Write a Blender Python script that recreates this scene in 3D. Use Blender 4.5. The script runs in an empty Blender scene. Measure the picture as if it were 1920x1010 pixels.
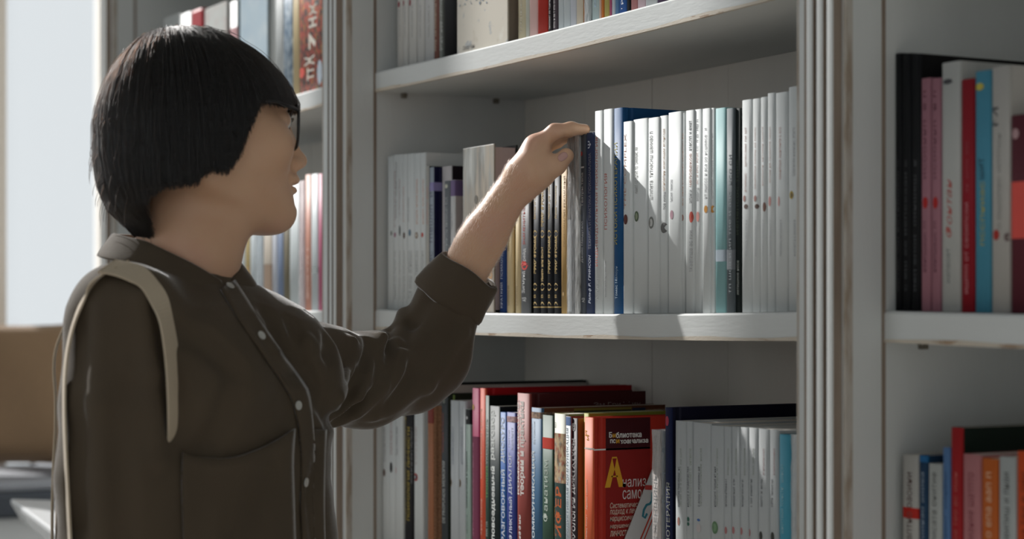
import bpy, bmesh, math, random
import numpy as np
from mathutils import Vector, Matrix

# ------------------------------------------------------------------ camera, world, sun, exposure
SC = bpy.context.scene
COL = SC.collection
FOC = 3600.0                      # focal length in pixels of a 1920 px wide frame
HOR = 575.0                       # the horizon's row: a level camera with a shifted lens
TH = math.atan(1960.0 / FOC)
FW = np.array([-math.cos(TH), math.sin(TH), 0.0])     # view direction on the floor plan
RT = np.array([math.sin(TH), math.cos(TH), 0.0])      # to the right of it
UP = np.array([0.0, 0.0, 1.0])
EYE = np.array([2.593, -1.177, 1.25])
cam_data = bpy.data.cameras.new('camera')
cam = bpy.data.objects.new('camera', cam_data)
COL.objects.link(cam)
cam.matrix_world = Matrix(((RT[0], 0, -FW[0], EYE[0]), (RT[1], 0, -FW[1], EYE[1]), (0, 1, 0, EYE[2]), (0, 0, 0, 1)))
cam_data.sensor_width = 36.0
cam_data.lens = FOC / 1920.0 * 36.0
cam_data.shift_y = (HOR - 505.0) / 1920.0
cam_data.clip_start = 0.05
cam_data.dof.use_dof = True
cam_data.dof.focus_distance = 2.24
cam_data.dof.aperture_fstop = 4.4
SC.camera = cam
SC.view_settings.view_transform = 'Standard'
SC.view_settings.look = 'None'
SC.view_settings.gamma = 1.0
SC.view_settings.use_curve_mapping = False
SC.view_settings.exposure = 0.24

W = bpy.data.worlds.new('overcast_sky')
SC.world = W
W.use_nodes = True
W.node_tree.nodes['Background'].inputs[0].default_value = (0.91, 0.965, 1.0, 1)
W.node_tree.nodes['Background'].inputs[1].default_value = 0.69

SUN_EL, SUN_TAN = math.radians(30.0), 3.6             # height; how far it runs along the shelf per metre into it
sun_data = bpy.data.lights.new('sun', 'SUN')
sun_data.energy = 4.7
sun_data.angle = math.radians(0.5)
sun_data.color = (1.0, 0.98, 0.95)
sun = bpy.data.objects.new('sun', sun_data)
COL.objects.link(sun)
_h = Vector((SUN_TAN, 1.0, 0)).normalized() * math.cos(SUN_EL)
sun.rotation_euler = Vector((_h.x, _h.y, -math.sin(SUN_EL))).to_track_quat('-Z', 'Y').to_euler()
sun.location = (-6, -2, 5)

# ------------------------------------------------------------------ plan geometry
def ray(px):
    return (px - 960.0) / FOC * RT + FW
def on_plane(px, v):
    """(u, distance) where the sight line through column px meets the upright plane at depth v."""
    d = ray(px)
    t = (v - EYE[1]) / d[1]
    return EYE[0] + t * d[0], t
def on_side(px, u):
    """(v, distance) where that sight line meets the upright plane across the shelf at u."""
    d = ray(px)
    t = (u - EYE[0]) / d[0]
    return EYE[1] + t * d[1], t
def at(px, py, dist):
    return EYE + dist * ray(px) + UP * ((HOR - py) / FOC * dist)
def dist_of(u, v):
    return float(np.dot(np.array([u, v, 0]) - EYE * np.array([1, 1, 0]), FW))

# ------------------------------------------------------------------ helpers
def lin(c):
    if isinstance(c, str):
        c = tuple(int(c[i:i + 2], 16) / 255.0 for i in (0, 2, 4))
    return tuple((x / 12.92 if x <= 0.04045 else ((x + 0.055) / 1.055) ** 2.4) for x in c[:3])

def link(o, parent=None):
    COL.objects.link(o)
    if parent is not None:
        o.parent = parent
    return o
def tag(o, label=None, cat=None, group=None, kind=None):
    if label: o['label'] = label
    if cat: o['category'] = cat
    if group: o['group'] = group
    if kind: o['kind'] = kind
    return o
def empty(name, loc=(0, 0, 0), rot=(0, 0, 0)):
    o = bpy.data.objects.new(name, None)
    o.empty_display_size = 0.02
    o.location = loc
    o.rotation_euler = rot
    return link(o)
def thing(name, label, cat, loc=(0, 0, 0), rot=(0, 0, 0), group=None):
    return tag(empty(name, loc, rot), label, cat, group)
def mesh_obj(name, verts, faces, mats, parent=None, mi=None, smooth=False):
    me = bpy.data.meshes.new(name)
    me.from_pydata([tuple(v) for v in verts], [], [tuple(f) for f in faces])
    for m in (mats if isinstance(mats, (list, tuple)) else [mats]):
        me.materials.append(m)
    if mi is not None:
        me.polygons.foreach_set('material_index', mi)
    if smooth:
        me.polygons.foreach_set('use_smooth', [True] * len(me.polygons))
    me.update()
    return link(bpy.data.objects.new(name, me), parent)
class MB:
    """collects boxes and prisms into one mesh"""
    def __init__(self):
        self.v, self.f, self.m = [], [], []
    def box(self, x0, x1, y0, y1, z0, z1, mi=0):
        n = len(self.v)
        self.v += [(x, y, z) for z in (z0, z1) for y in (y0, y1) for x in (x0, x1)]
        self.f += [tuple(n + i for i in q) for q in ((0, 2, 3, 1), (4, 5, 7, 6), (0, 1, 5, 4), (2, 6, 7, 3), (0, 4, 6, 2), (1, 3, 7, 5))]
        self.m += [mi] * 6
        return self
    def prism(self, pts, z0, z1, mi=0, caps=True):
        """pts: outline in x, y (counter-clockwise), extruded in z"""
        n, k = len(self.v), len(pts)
        self.v += [(p[0], p[1], z0) for p in pts] + [(p[0], p[1], z1) for p in pts]
        for i in range(k):
            j = (i + 1) % k
            self.f.append((n + i, n + j, n + k + j, n + k + i))
            self.m.append(mi if not isinstance(mi, list) else mi[i])
        if caps:
            c = mi if not isinstance(mi, list) else mi[0]
            self.f += [tuple(n + i for i in reversed(range(k))), tuple(n + k + i for i in range(k))]
            self.m += [c, c]
        return self
    def build(self, name, mats, parent=None, smooth=False, bevel=0.0, seg=2):
        o = mesh_obj(name, self.v, self.f, mats, parent, self.m, smooth)
        if bevel:
            b = o.modifiers.new('bevel', 'BEVEL')
            b.width = bevel
            b.segments = seg
            b.limit_method = 'ANGLE'
            b.angle_limit = math.radians(50)
            b.harden_normals = False
        return o

# ------------------------------------------------------------------ materials
MATS = {}
def new_mat(name):
    m = bpy.data.materials.new(name)
    m.use_nodes = True
    nt = m.node_tree
    return m, nt, nt.nodes['Principled BSDF']
def node(nt, kind, **kw):
    n = nt.nodes.new(kind)
    for k, v in kw.items():
        setattr(n, k, v)
    return n
def mixc(nt, fac, a, b):
    n = node(nt, 'ShaderNodeMix', data_type='RGBA')
    for i, x in ((0, fac), (6, a), (7, b)):
        if hasattr(x, 'is_linked'): nt.links.new(x, n.inputs[i])
        elif i == 0: n.inputs[i].default_value = x
        else: n.inputs[i].default_value = (*x, 1)
    return n.outputs[2]
def noise(nt, scale, detail=3, vec=None, rough=0.5):
    n = node(nt, 'ShaderNodeTexNoise')
    n.inputs['Scale'].default_value = scale
    n.inputs['Detail'].default_value = detail
    n.inputs['Roughness'].default_value = rough
    if vec is not None: nt.links.new(vec, n.inputs['Vector'])
    return n.outputs['Fac']
def ramp(nt, fac, lo, hi):
    n = node(nt, 'ShaderNodeMapRange')
    n.inputs[1].default_value, n.inputs[2].default_value = lo, hi
    nt.links.new(fac, n.inputs[0])
    return n.outputs[0]
def scaled(nt, sx, sy, sz):
    tc = node(nt, 'ShaderNodeTexCoord')
    mp = node(nt, 'ShaderNodeMapping')
    mp.inputs['Scale'].default_value = (sx, sy, sz)
    nt.links.new(tc.outputs['Object'], mp.inputs['Vector'])
    return mp.outputs[0]
def bump(nt, p, h, strength, dist=0.001):
    b = node(nt, 'ShaderNodeBump')
    b.inputs['Strength'].default_value = strength
    b.inputs['Distance'].default_value = dist
    nt.links.new(h, b.inputs['Height'])
    nt.links.new(b.outputs[0], p.inputs['Normal'])

def paper(col, rough=0.45, var=0.05, coat=0.0):
    """printed card or cloth in one colour with a faint mottling"""
    key = ('paper', col, rough, coat)
    if key in MATS: return MATS[key]
    m, nt, p = new_mat('card_' + (col if isinstance(col, str) else 'tone'))
    c = lin(col)
    f = noise(nt, 60, 3, scaled(nt, 1, 1, 0.25))
    out = mixc(nt, f, tuple(x * (1 - var) for x in c), tuple(min(1, x * (1 + var)) for x in c))
    nt.links.new(out, p.inputs['Base Color'])
    p.inputs['Roughness'].default_value = rough
    p.inputs['Specular IOR Level'].default_value = .18
    p.inputs['Coat Weight'].default_value = coat
    p.inputs['Coat Roughness'].default_value = 0.25
    MATS[key] = m
    return m
def ink(col, rough=0.5):
    key = ('ink', col)
    if key in MATS: return MATS[key]
    m, nt, p = new_mat('print_' + col)
    p.inputs['Base Color'].default_value = (*lin(col), 1)
    p.inputs['Roughness'].default_value = rough
    p.inputs['Specular IOR Level'].default_value = .18
    MATS[key] = m
    return m
def pages(col='D9CEC4'):
    key = ('pages', col)
    if key in MATS: return MATS[key]
    m, nt, p = new_mat('page_edges')
    f = noise(nt, 1.0, 4, scaled(nt, 2600, 6, 6))
    c = lin(col)
    nt.links.new(mixc(nt, f, tuple(x * 0.72 for x in c), c), p.inputs['Base Color'])
    p.inputs['Roughness'].default_value = 0.85
    MATS[key] = m
    return m
def picture(name, cols, scale, rough=0.4, vec=(1, 1, 1), thr=(0.35, 0.65)):
    """a printed picture: patches of several inks"""
    m, nt, p = new_mat(name)
    v = scaled(nt, *vec)
    out = lin(cols[0])
    for i, c in enumerate(cols[1:]):
        mp = node(nt, 'ShaderNodeMapping')
        mp.inputs['Location'].default_value = (3.1 * i, 1.7 * i, 2.3 * i)
        nt.links.new(v, mp.inputs['Vector'])
        f = ramp(nt, noise(nt, scale * (1 + 0.35 * i), 4, mp.outputs[0]), *thr)
        out = mixc(nt, f, out, lin(c))
    nt.links.new(out, p.inputs['Base Color'])
    p.inputs['Roughness'].default_value = rough
    return m

def worn_paint(name, wear, col='D2D5D4', grain=(1, 1, 1), soft=0.03, wood=('8B7460', 'B59C82')):
    """white brushed paint over wood; the wood shows through in scratches of its own shape"""
    m, nt, p = new_mat(name)
    v = scaled(nt, *grain)
    c = lin(col)
    tone = mixc(nt, noise(nt, 9, 4, v), tuple(x * 0.93 for x in c), tuple(x * 1.05 for x in c))
    wood = mixc(nt, noise(nt, 55, 3, v), lin(wood[0]), lin(wood[1]))
    f = ramp(nt, noise(nt, 14, 6, v, 0.62), wear, wear + soft)
    nt.links.new(mixc(nt, f, tone, wood), p.inputs['Base Color'])
    p.inputs['Roughness'].default_value = 0.55
    p.inputs['Specular IOR Level'].default_value = .3
    bump(nt, p, noise(nt, 120, 4, v), 0.25, 0.0012)
    return m
PAINT = worn_paint('white_brushed_paint', 0.80, grain=(0.35, 2, 2))
PAINT_V = worn_paint('white_brushed_paint_upright', 0.70, grain=(2, 2, 0.3))
PAINT_IN = worn_paint('white_inner_paint', 0.95, col='D3CFC7', grain=(2, 2, 0.3))
EDGEWOOD = worn_paint('rubbed_edge', 0.47, col='BDB7AE', grain=(6, 6, 1.0), soft=.16, wood=('8F8070', 'AFA191'))
ARRIS = worn_paint('rubbed_shelf_arris', 0.58, col='C9BFB0', grain=(1.2, 6, 6))
def bare_wood():
    m, nt, p = new_mat('bare_rubbed_wood')
    v = scaled(nt, 3, 3, 0.4)
    nt.links.new(mixc(nt, ramp(nt, noise(nt, 22, 5, v), 0.3, 0.7), lin('7F6F61'), lin('988A7D')), p.inputs['Base Color'])
    p.inputs['Roughness'].default_value = 0.7
    return m
WOOD = bare_wood()
def plain(name, col, rough=0.6, metal=0.0):
    m, nt, p = new_mat(name)
    f = noise(nt, 25, 3)
    c = lin(col)
    nt.links.new(mixc(nt, f, tuple(x * 0.94 for x in c), tuple(min(1, x * 1.05) for x in c)), p.inputs['Base Color'])
    p.inputs['Roughness'].default_value = rough
    p.inputs['Metallic'].default_value = metal
    return m
def foil():
    m, nt, p = new_mat('crinkled_clear_wrap')
    p.inputs['Base Color'].default_value = (0.9, 0.92, 0.93, 1)
    p.inputs['Roughness'].default_value = 0.12
    bump(nt, p, noise(nt, 90, 4, scaled(nt, 3, 3, 1), 0.6), 0.9, 0.004)
    tr = node(nt, 'ShaderNodeBsdfTransparent')
    mx = node(nt, 'ShaderNodeMixShader')
    mx.inputs[0].default_value = 0.34
    out = nt.nodes['Material Output']
    nt.links.new(tr.outputs[0], mx.inputs[1])
    nt.links.new(p.outputs[0], mx.inputs[2])
    nt.links.new(mx.outputs[0], out.inputs[0])
    return m
FOIL = foil()

# ------------------------------------------------------------------ the room
ROOM_U0, ROOM_U1, ROOM_V0, ROOM_V1, ROOM_H = -2.40, 4.4, -4.2, 0.34, 4.7
wallm = plain('white_wall_plaster', 'EAEAE8', 0.8)
def structure(o):
    o['kind'] = 'structure'
    return o
def floor_mat():
    m, nt, p = new_mat('oak_boards')
    v = scaled(nt, 0.6, 7, 1)
    nt.links.new(mixc(nt, noise(nt, 5, 5, v), lin('A59F97'), lin('B9B3AA')), p.inputs['Base Color'])
    p.inputs['Roughness'].default_value = 0.45
    return m
fl = structure(MB().box(ROOM_U0 - .2, ROOM_U1 + .2, ROOM_V0 - .2, ROOM_V1 + .2, -0.12, -0.002).build('floor', floor_mat()))
structure(MB().box(ROOM_U0 - .2, ROOM_U1 + .2, ROOM_V0 - .2, ROOM_V1 + .2, ROOM_H, ROOM_H + .12).build('ceiling', wallm))
structure(MB().box(ROOM_U0 - .2, ROOM_U1 + .2, ROOM_V1, ROOM_V1 + .15, 0, ROOM_H).build('wall_back', wallm))
RV0, RV1 = -3.7, -1.1                                    # unseen window added in the right wall to brighten camera-facing sides
wr = MB().box(ROOM_U1, ROOM_U1 + .15, ROOM_V0, RV0, 0, ROOM_H).box(ROOM_U1, ROOM_U1 + .15, RV1, ROOM_V1, 0, ROOM_H)
wr.box(ROOM_U1, ROOM_U1 + .15, RV0, RV1, 0, .4).box(ROOM_U1, ROOM_U1 + .15, RV0, RV1, 4.0, ROOM_H)
structure(wr.build('wall_right', wallm))
# two unseen windows added in the wall behind the camera for fill light
wf = MB().box(ROOM_U0 - .2, ROOM_U1 + .2, ROOM_V0 - .15, ROOM_V0, 0, .3).box(ROOM_U0 - .2, ROOM_U1 + .2, ROOM_V0 - .15, ROOM_V0, 4.3, ROOM_H)
FILL_WIN = ((-2.3, 0.9), (1.1, 1.9))
for x0, x1 in ((ROOM_U0 - .2, FILL_WIN[0][0]), (FILL_WIN[0][1], FILL_WIN[1][0]), (FILL_WIN[1][1], ROOM_U1 + .2)):
    wf.box(x0, x1, ROOM_V0 - .15, ROOM_V0, .3, 4.3)
structure(wf.build('wall_front', wallm))
# the left wall is a row of tall windows over a low parapet
SILL, HEAD = 0.62, 4.45
wl = MB().box(ROOM_U0 - .2, ROOM_U0, ROOM_V0, ROOM_V1, 0, SILL).box(ROOM_U0 - .2, ROOM_U0, ROOM_V0, ROOM_V1, HEAD, ROOM_H)
wl.box(ROOM_U0 - .2, ROOM_U0, ROOM_V0, -3.6, SILL, HEAD)
structure(wl.build('wall_left', wallm))
def glass_mat():
    m, nt, p = new_mat('window_glass')
    out = nt.nodes['Material Output']
    tr = node(nt, 'ShaderNodeBsdfTransparent')
    gl = node(nt, 'ShaderNodeBsdfGlossy')
    gl.inputs['Roughness'].default_value = 0.02
    fr = node(nt, 'ShaderNodeFresnel')
    fr.inputs[0].default_value = 1.45
    mx = node(nt, 'ShaderNodeMixShader')
    nt.links.new(fr.outputs[0], mx.inputs[0])
    nt.links.new(tr.outputs[0], mx.inputs[1])
    nt.links.new(gl.outputs[0], mx.inputs[2])
    nt.links.new(mx.outputs[0], out.inputs[0])
    nt.nodes.remove(p)
    return m
GLASS = glass_mat()
framem = plain('window_frame_paint', 'E3D9CC', 0.5)
WIN = ((-3.6, -1.026), (-.968, -.727), (-.655, -0.03), (0.040, 0.335))
for i, (v0, v1) in enumerate(WIN):
    t = 0.026 if i < 3 else 0.018
    f = MB().box(ROOM_U0 - .09, ROOM_U0 - .03, v0, v0 + t, SILL, HEAD).box(ROOM_U0 - .09, ROOM_U0 - .03, v1 - t, v1, SILL, HEAD)
    f.box(ROOM_U0 - .09, ROOM_U0 - .03, v0, v1, SILL, SILL + t).box(ROOM_U0 - .09, ROOM_U0 - .03, v0, v1, HEAD - t, HEAD)
    w = structure(f.build('window_%d' % (i + 1), framem))
    MB().box(ROOM_U0 - .063, ROOM_U0 - .057, v0 + t, v1 - t, SILL + t, HEAD - t).build('pane', GLASS, w)
for i, (v, hw_) in enumerate(((-.997, .030), (-.691, .037), (0.005, .036))):  # first two are unseen piers placed to shade the bookcase; third is trim
    structure(MB().box(ROOM_U0 - .12, ROOM_U0 + .02, v - hw_, v + hw_, SILL, HEAD).build('trim_and_shade_pier_%d' % (i + 1), framem))
for i, (x0, x1) in enumerate(FILL_WIN):
    f = MB().box(x0, x0 + .05, ROOM_V0 - .1, ROOM_V0 - .04, .3, 4.3).box(x1 - .05, x1, ROOM_V0 - .1, ROOM_V0 - .04, .3, 4.3).box(x0, x1, ROOM_V0 - .1, ROOM_V0 - .04, .3, .35).box(x0, x1, ROOM_V0 - .1, ROOM_V0 - .04, 4.25, 4.3)
    w = structure(f.build('window_%d' % (i + 5), framem))  # added window, out of view, lets in more sky light
    MB().box(x0 + .05, x1 - .05, ROOM_V0 - .073, ROOM_V0 - .067, .35, 4.25).build('pane', GLASS, w)
    pf = bpy.data.lights.new('window_portal', 'AREA')
    pf.shape = 'RECTANGLE'
    pf.size, pf.size_y = x1 - x0, 4.0
    pf.cycles.is_portal = True
    q = link(bpy.data.objects.new('window_portal', pf))
    q.matrix_world = Matrix(((1, 0, 0, (x0 + x1) / 2), (0, 0, -1, ROOM_V0 + .02), (0, 1, 0, 2.30), (0, 0, 0, 1)))
f = MB().box(ROOM_U1 + .04, ROOM_U1 + .1, RV0, RV0 + .05, .4, 4.0).box(ROOM_U1 + .04, ROOM_U1 + .1, RV1 - .05, RV1, .4, 4.0).box(ROOM_U1 + .04, ROOM_U1 + .1, RV0, RV1, .4, .45).box(ROOM_U1 + .04, ROOM_U1 + .1, RV0, RV1, 3.95, 4.0)
w = structure(f.build('window_7', framem))  # added out of view for fill from the right
MB().box(ROOM_U1 + .067, ROOM_U1 + .073, RV0 + .05, RV1 - .05, .45, 3.95).build('pane', GLASS, w)
pr = bpy.data.lights.new('window_portal', 'AREA')
pr.shape = 'RECTANGLE'
pr.size, pr.size_y = RV1 - RV0, 3.6
pr.cycles.is_portal = True
q = link(bpy.data.objects.new('window_portal', pr))
q.matrix_world = Matrix(((0, 0, 1, ROOM_U1 - .02), (1, 0, 0, (RV0 + RV1) / 2), (0, 1, 0, 2.2), (0, 0, 0, 1)))
pt = bpy.data.lights.new('window_portal', 'AREA')
pt.shape = 'RECTANGLE'
pt.size, pt.size_y = 3.94, HEAD - SILL
pt.cycles.is_portal = True
po = link(bpy.data.objects.new('window_portal', pt))
po.matrix_world = Matrix(((0, 0, -1, ROOM_U0 - .02), (1, 0, 0, -1.63), (0, -1, 0, (HEAD + SILL) / 2), (0, 0, 0, 1)))

# ------------------------------------------------------------------ the bookcase
PITCH, THK, DEPTH = 0.350, 0.029, 0.258
Z_MID = EYE[2] - 0.004                                  # top of the middle shelf at its ends
ROWS = {n: Z_MID + PITCH * k for n, k in (('top', 1), ('mid', 0), ('low', -1))}
PB = 0.0097                                             # right edge of the upright left of the middle bay
BAYW = 1.1571
POSTS = [(PB + BAYW * k, w, o) for k, w, o in ((-1, .085, .012), (0, .090, .0150), (1, .0735, .0050), (2, .08, .01))]
case = thing('bookcase', 'tall white painted bookcase with rubbed edges and fluted uprights, filled with books', 'bookcase', (0, 0, 0))
def sag(u, a, b):
    s = (u - a) / (b - a)
    return 0.0047 * 4 * s * (1 - s)
CASE_H = ROWS['mid'] + PITCH * 4 + .12
for b, w, off in POSTS:
    a = b - w
    p = MB().box(a, b, -.046, DEPTH, 0, CASE_H).build('upright', PAINT_V, case, bevel=.002)
    # a rubbed strip along the front arrises
    for x0, x1 in ((b - .0026, b + .0008), (a - .0006, a + .0026)):
        MB().box(x0, x1, -.0467, -.0375 if x1 > b else -.040, 0, CASE_H).build('rubbed_edge', EDGEWOOD, p, bevel=.0008)
    MB().box(b - .003, b + .0007, -.003, .0015, 0, CASE_H).build('seam', WOOD, p)
    m = MB()
    r = b - off                                         # right edge of the moulding
    left = r - .0095 - .031 - .012
    m.box(left, r, -.0500, -.0460, 0, CASE_H, 1)
    g = m.build('fluted_moulding', [PAINT_V, WOOD], p)
    for k in range(3):
        x1 = r - .0155 * k
        x0 = x1 - .0098
        prof = [(x0, -.0498), (x0 + .0003, -.0560)] + [(x0 + .0049 - .0045 * math.cos(t), -.0562 - .0012 * math.sin(t)) for t in np.linspace(0.25, math.pi - .25, 7)] + [(x1 - .0003, -.0560), (x1, -.0498)]
        MB().prism(list(reversed(prof)), 0, CASE_H, [1, 0, 0, 0, 0, 0, 0, 0, 0, 1, 1]).build('bead', [PAINT_V, WOOD], g)
BAYS = [(POSTS[k][0], POSTS[k + 1][0] - POSTS[k + 1][1]) for k in range(3)]
for bi, (a, b) in enumerate(BAYS):
    # back of upright boards
    n = 6 if bi else 7
    bw = (b - a) / n
    for k in range(n):
        MB().box(a + bw * k + .0004, a + bw * (k + 1) - .0004, DEPTH - .006 - .0003 * (k % 2), DEPTH, 0.1, CASE_H - .02).build('back_board', PAINT_IN, case)
    for k in range(-3, 5):
        zt = Z_MID + PITCH * k
        xs = np.linspace(a, b, 21)
        vs, fs = [], []
        for x in xs:
            s = sag(x, a, b)
            vs += [(x, 0.0, zt - s - THK), (x, 0.0, zt - s - .0022), (x, .0022, zt - s), (x, DEPTH - .006, zt - s), (x, DEPTH - .006, zt - s - THK)]
        for i in range(20):
            for j in range(5):
                fs.append((i * 5 + j, i * 5 + 5 + j, i * 5 + 5 + (j + 1) % 5, i * 5 + (j + 1) % 5))
        fs += [(4, 3, 2, 1, 0), tuple(100 + j for j in range(5))]
        sh = mesh_obj('shelf', vs, fs, PAINT, case)
        # rubbed lower arris of the shelf
        vs, fs = [], []
        for x in xs:
            s = sag(x, a, b)
            vs += [(x, -.0005, zt - s - THK + .0035 + .0012 * math.sin(x * 31)), (x, -.0005, zt - s - THK - .0003), (x, .004, zt - s - THK - .0003)]
        for i in range(20):
            for j in range(2):
                fs.append((i * 3 + j, i * 3 + 1 + j, i * 3 + 4 + j, i * 3 + 3 + j))
        mesh_obj('rubbed_edge', vs, fs, ARRIS, sh)
        for v in (.045, .20):                           # shelf pegs
            for s, x in ((1, a), (-1, b)):
                MB().box(min(x, x + s * .007), max(x, x + s * .007), v - .004, v + .004, zt - THK - .0075, zt - THK).build('shelf_peg', plain('peg_brass', '6D675D', .5) if 'peg' not in MATS else MATS['peg'], sh, bevel=.001)
                MATS.setdefault('peg', bpy.data.materials['peg_brass'])
MB().box(POSTS[0][0] - .1, POSTS[3][0] + .02, -.07, DEPTH, CASE_H, CASE_H + .08).build('cornice', PAINT, case, bevel=.01)
MB().box(POSTS[0][0] - .08, POSTS[3][0], -.04, DEPTH, 0, .09).build('plinth', PAINT, case, bevel=.003)

# ------------------------------------------------------------------ lettering
TXT = {}
def glyphs(body, bold=0.0, shear=0.0):
    key = (body, bold, shear)
    if key not in TXT:
        c = bpy.data.curves.new('lettering', 'FONT')
        c.body = body
        c.resolution_u = 2
        c.offset = bold
        c.shear = shear
        o = bpy.data.objects.new('lettering', c)
        COL.objects.link(o)
        dg = bpy.context.evaluated_depsgraph_get()
        me = bpy.data.meshes.new_from_object(o.evaluated_get(dg))
        co = np.empty(len(me.vertices) * 3, np.float32)
        me.vertices.foreach_get('co', co)
        co = co.reshape(-1, 3)
        fs = [tuple(p.vertices) for p in me.polygons]
        bpy.data.objects.remove(o)
        bpy.data.curves.remove(c)
        bpy.data.meshes.remove(me)
        lo, hi = co.min(0), co.max(0)
        co = (co - lo) / np.maximum(hi - lo, 1e-6)
        TXT[key] = (co[:, :2], fs)
    return TXT[key]

# ------------------------------------------------------------------ books
ALL_BOOKS = []
def spine_v(s, b, n):
    """how far the spine surface lies behind its crown at s in [-1, 1]"""
    return b * (1 - max(0.0, 1 - abs(s) ** n) ** (1.0 / n))
def make_book(u0, u1, z0, h, vf, depth, spine, cover, label, hard=False, bulge=None, n=None, group=None, texts=(), bands=(), dots=(),
              page='D9D2C8', lean=0.0, wrap=False, dist=None, spine_mat=None, cover_mat=None, cat='book'):
    w, uc = u1 - u0, (u0 + u1) / 2
    hw = w / 2
    b = bulge if bulge is not None else (min(.006, w * .3) if hard else min(.0020, w * .15))
    n = n or (2.4 if hard else 3.2)
    t = .0022 if hard else .0007
    root = thing('book', label, cat, (uc, vf, z0), (0, lean, 0), group)
    root['span'] = (u0, u1)
    ss = [math.sin(x) for x in np.linspace(-math.pi / 2, math.pi / 2, 11)]
    arc = [(s * hw, spine_v(s, b, n)) for s in ss]
    if hard:
        side = [(hw, b + .004), (hw - .0011, b + .0065), (hw - .0011, b + .009), (hw, b + .0115), (hw, depth)]
    else:
        side = [(hw, depth)]
    outer = [(-x, y) for x, y in reversed(side)] + arc + side
    inner = [(hw - t, depth), (hw - t, b + .001), (-hw + t, b + .001), (-hw + t, depth)]
    mi = [1] * len(side) + [0] * (len(arc) - 1) + [1] * len(side) + [1] * (len(inner) + 1)
    sm = spine_mat or paper(spine, .55)
    cm = cover_mat or paper(cover, .5)
    mb = MB()
    k = len(outer)
    pts = outer + inner
    N = len(pts)
    mb.v = [(x, y, 0) for x, y in pts] + [(x, y, h) for x, y in pts]
    for i in range(N):
        j = (i + 1) % N
        mb.f.append((i, j, N + j, N + i)); mb.m.append(mi[i])
    # rims: strips between the outer and inner lines
    kk = len(side)
    nl = kk - 1
    def rim(o):
        # left wall: outer side (indices 0..kk-1 from far to spine) against inner N-1 (far), N-2 (near)
        q = [tuple(range(0, kk + 0)) + (N - 2, N - 1)]
        q.append(tuple(range(kk - 1, kk + len(arc) + 1)) + (N - 3, N - 2))
        q.append(tuple(range(kk + len(arc), k)) + (N - 4, N - 3))
        return q
    for q in rim(0):
        mb.f.append(tuple(reversed(q))); mb.m.append(1)
        mb.f.append(tuple(N + i for i in q)); mb.m.append(1)
    cov = mb.build('cover', [sm, cm], root)
    me = cov.data
    sm_flags = [len(p.vertices) == 4 and p.material_index == 0 for p in me.polygons]
    me.polygons.foreach_set('use_smooth', sm_flags)
    e = .003 if hard else .0006
    MB().box(-hw + t, hw - t, b + .0012, depth - (.004 if hard else .0002), e if hard else .0002, h - e).build('page_block', pages(page), root)
    if dist is None:
        dist = dist_of(u0, vf)
    def zl(y): return EYE[2] + (HOR - y) / FOC * dist - z0
    def ul(x): return on_plane(x, vf)[0] - uc
    for tx in texts:
        body, xl, xr, yb, yt, col = tx[:6]
        opt = tx[6] if len(tx) > 6 else {}
        co, fs = glyphs(body, opt.get('bold', 0.0), opt.get('shear', 0.0))
        za, zb, ua, ub = zl(yb), zl(yt), max(-hw, ul(xl)), min(hw, ul(xr))
        U_ = ub - co[:, 1] * (ub - ua)
        Z_ = za + co[:, 0] * (zb - za)
        keep = None
        V_ = np.array([spine_v(min(1, max(-1, x / hw)), b, n) for x in U_]) - .00025
        o = mesh_obj('lettering', np.stack([U_, V_, Z_], 1), fs, ink(col), root)
    for bd in bands:
        yt, yb, col = bd[:3]
        za, zb = max(0.0005, zl(yb)), min(h - .0003, zl(yt))
        if zb <= za: continue
        a2 = [(x * 1.004, y - .00018) for x, y in arc]
        if len(bd) > 3:
            a2 = a2 + [(hw + .0002, y) for y in (b + .004, depth - .001)]
        q = MB()
        q.v = [(x, y, za) for x, y in a2] + [(x, y, zb) for x, y in a2]
        L = len(a2)
        q.f = [(i, i + 1, L + i + 1, L + i) for i in range(L - 1)]
        q.m = [0] * (L - 1)
        q.build('band', bd[4] if len(bd) > 4 else paper(col, .45), root)
    for dt in dots:
        xc, yc, wp, hp, col = dt[:5]
        c0, cz = ul(xc), zl(yc)
        rw, rh = (ul(xc + wp / 2.0) - ul(xc - wp / 2.0)) / 2, (zl(yc - hp / 2.0) - zl(yc + hp / 2.0)) / 2
        vs = [(c0, cz)] + [(c0 + rw * math.cos(a), cz + rh * math.sin(a)) for a in np.linspace(0, 2 * math.pi, 18, endpoint=False)]
        vs3 = [(min(hw, max(-hw, x)), spine_v(min(1, max(-1, x / hw)), b, n) - .0003, z) for x, z in vs]
        mesh_obj('emblem', vs3, [(0, 1 + (i + 1) % 18, 1 + i) for i in range(18)], ink(col), root)
        if len(dt) > 5:
            vs4 = [(c0 + (x - c0) * .62, y - .0001, cz + (z - cz) * .62) for x, y, z in vs3]
            mesh_obj('emblem', vs4, [(0, 1 + (i + 1) % 18, 1 + i) for i in range(18)], ink(dt[5]), root)
    if wrap:
        q = MB()
        a3 = [(x * 1.0, y - .0009) for x, y in arc]
        a3 = [(-hw - .0006, depth)] + [(x * 1.03, y) for x, y in a3] + [(hw + .0006, depth)]
        rr = random.Random(int(u0 * 1e4))
        zs = np.linspace(-.0, h + .001, 28)
        L = len(a3)
        for z in zs:
            q.v += [(x + rr.uniform(-.0004, .0004), y - rr.uniform(0, .0012), z + rr.uniform(-.001, .001) * (0 < z < h)) for x, y in a3]
        q.f = [(i + r * L, i + 1 + r * L, i + 1 + (r + 1) * L, i + (r + 1) * L) for r in range(len(zs) - 1) for i in range(L - 1)]
        q.m = [0] * len(q.f)
        q.build('plastic_wrap', FOIL, root)
    ALL_BOOKS.append(root)
    return root

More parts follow.
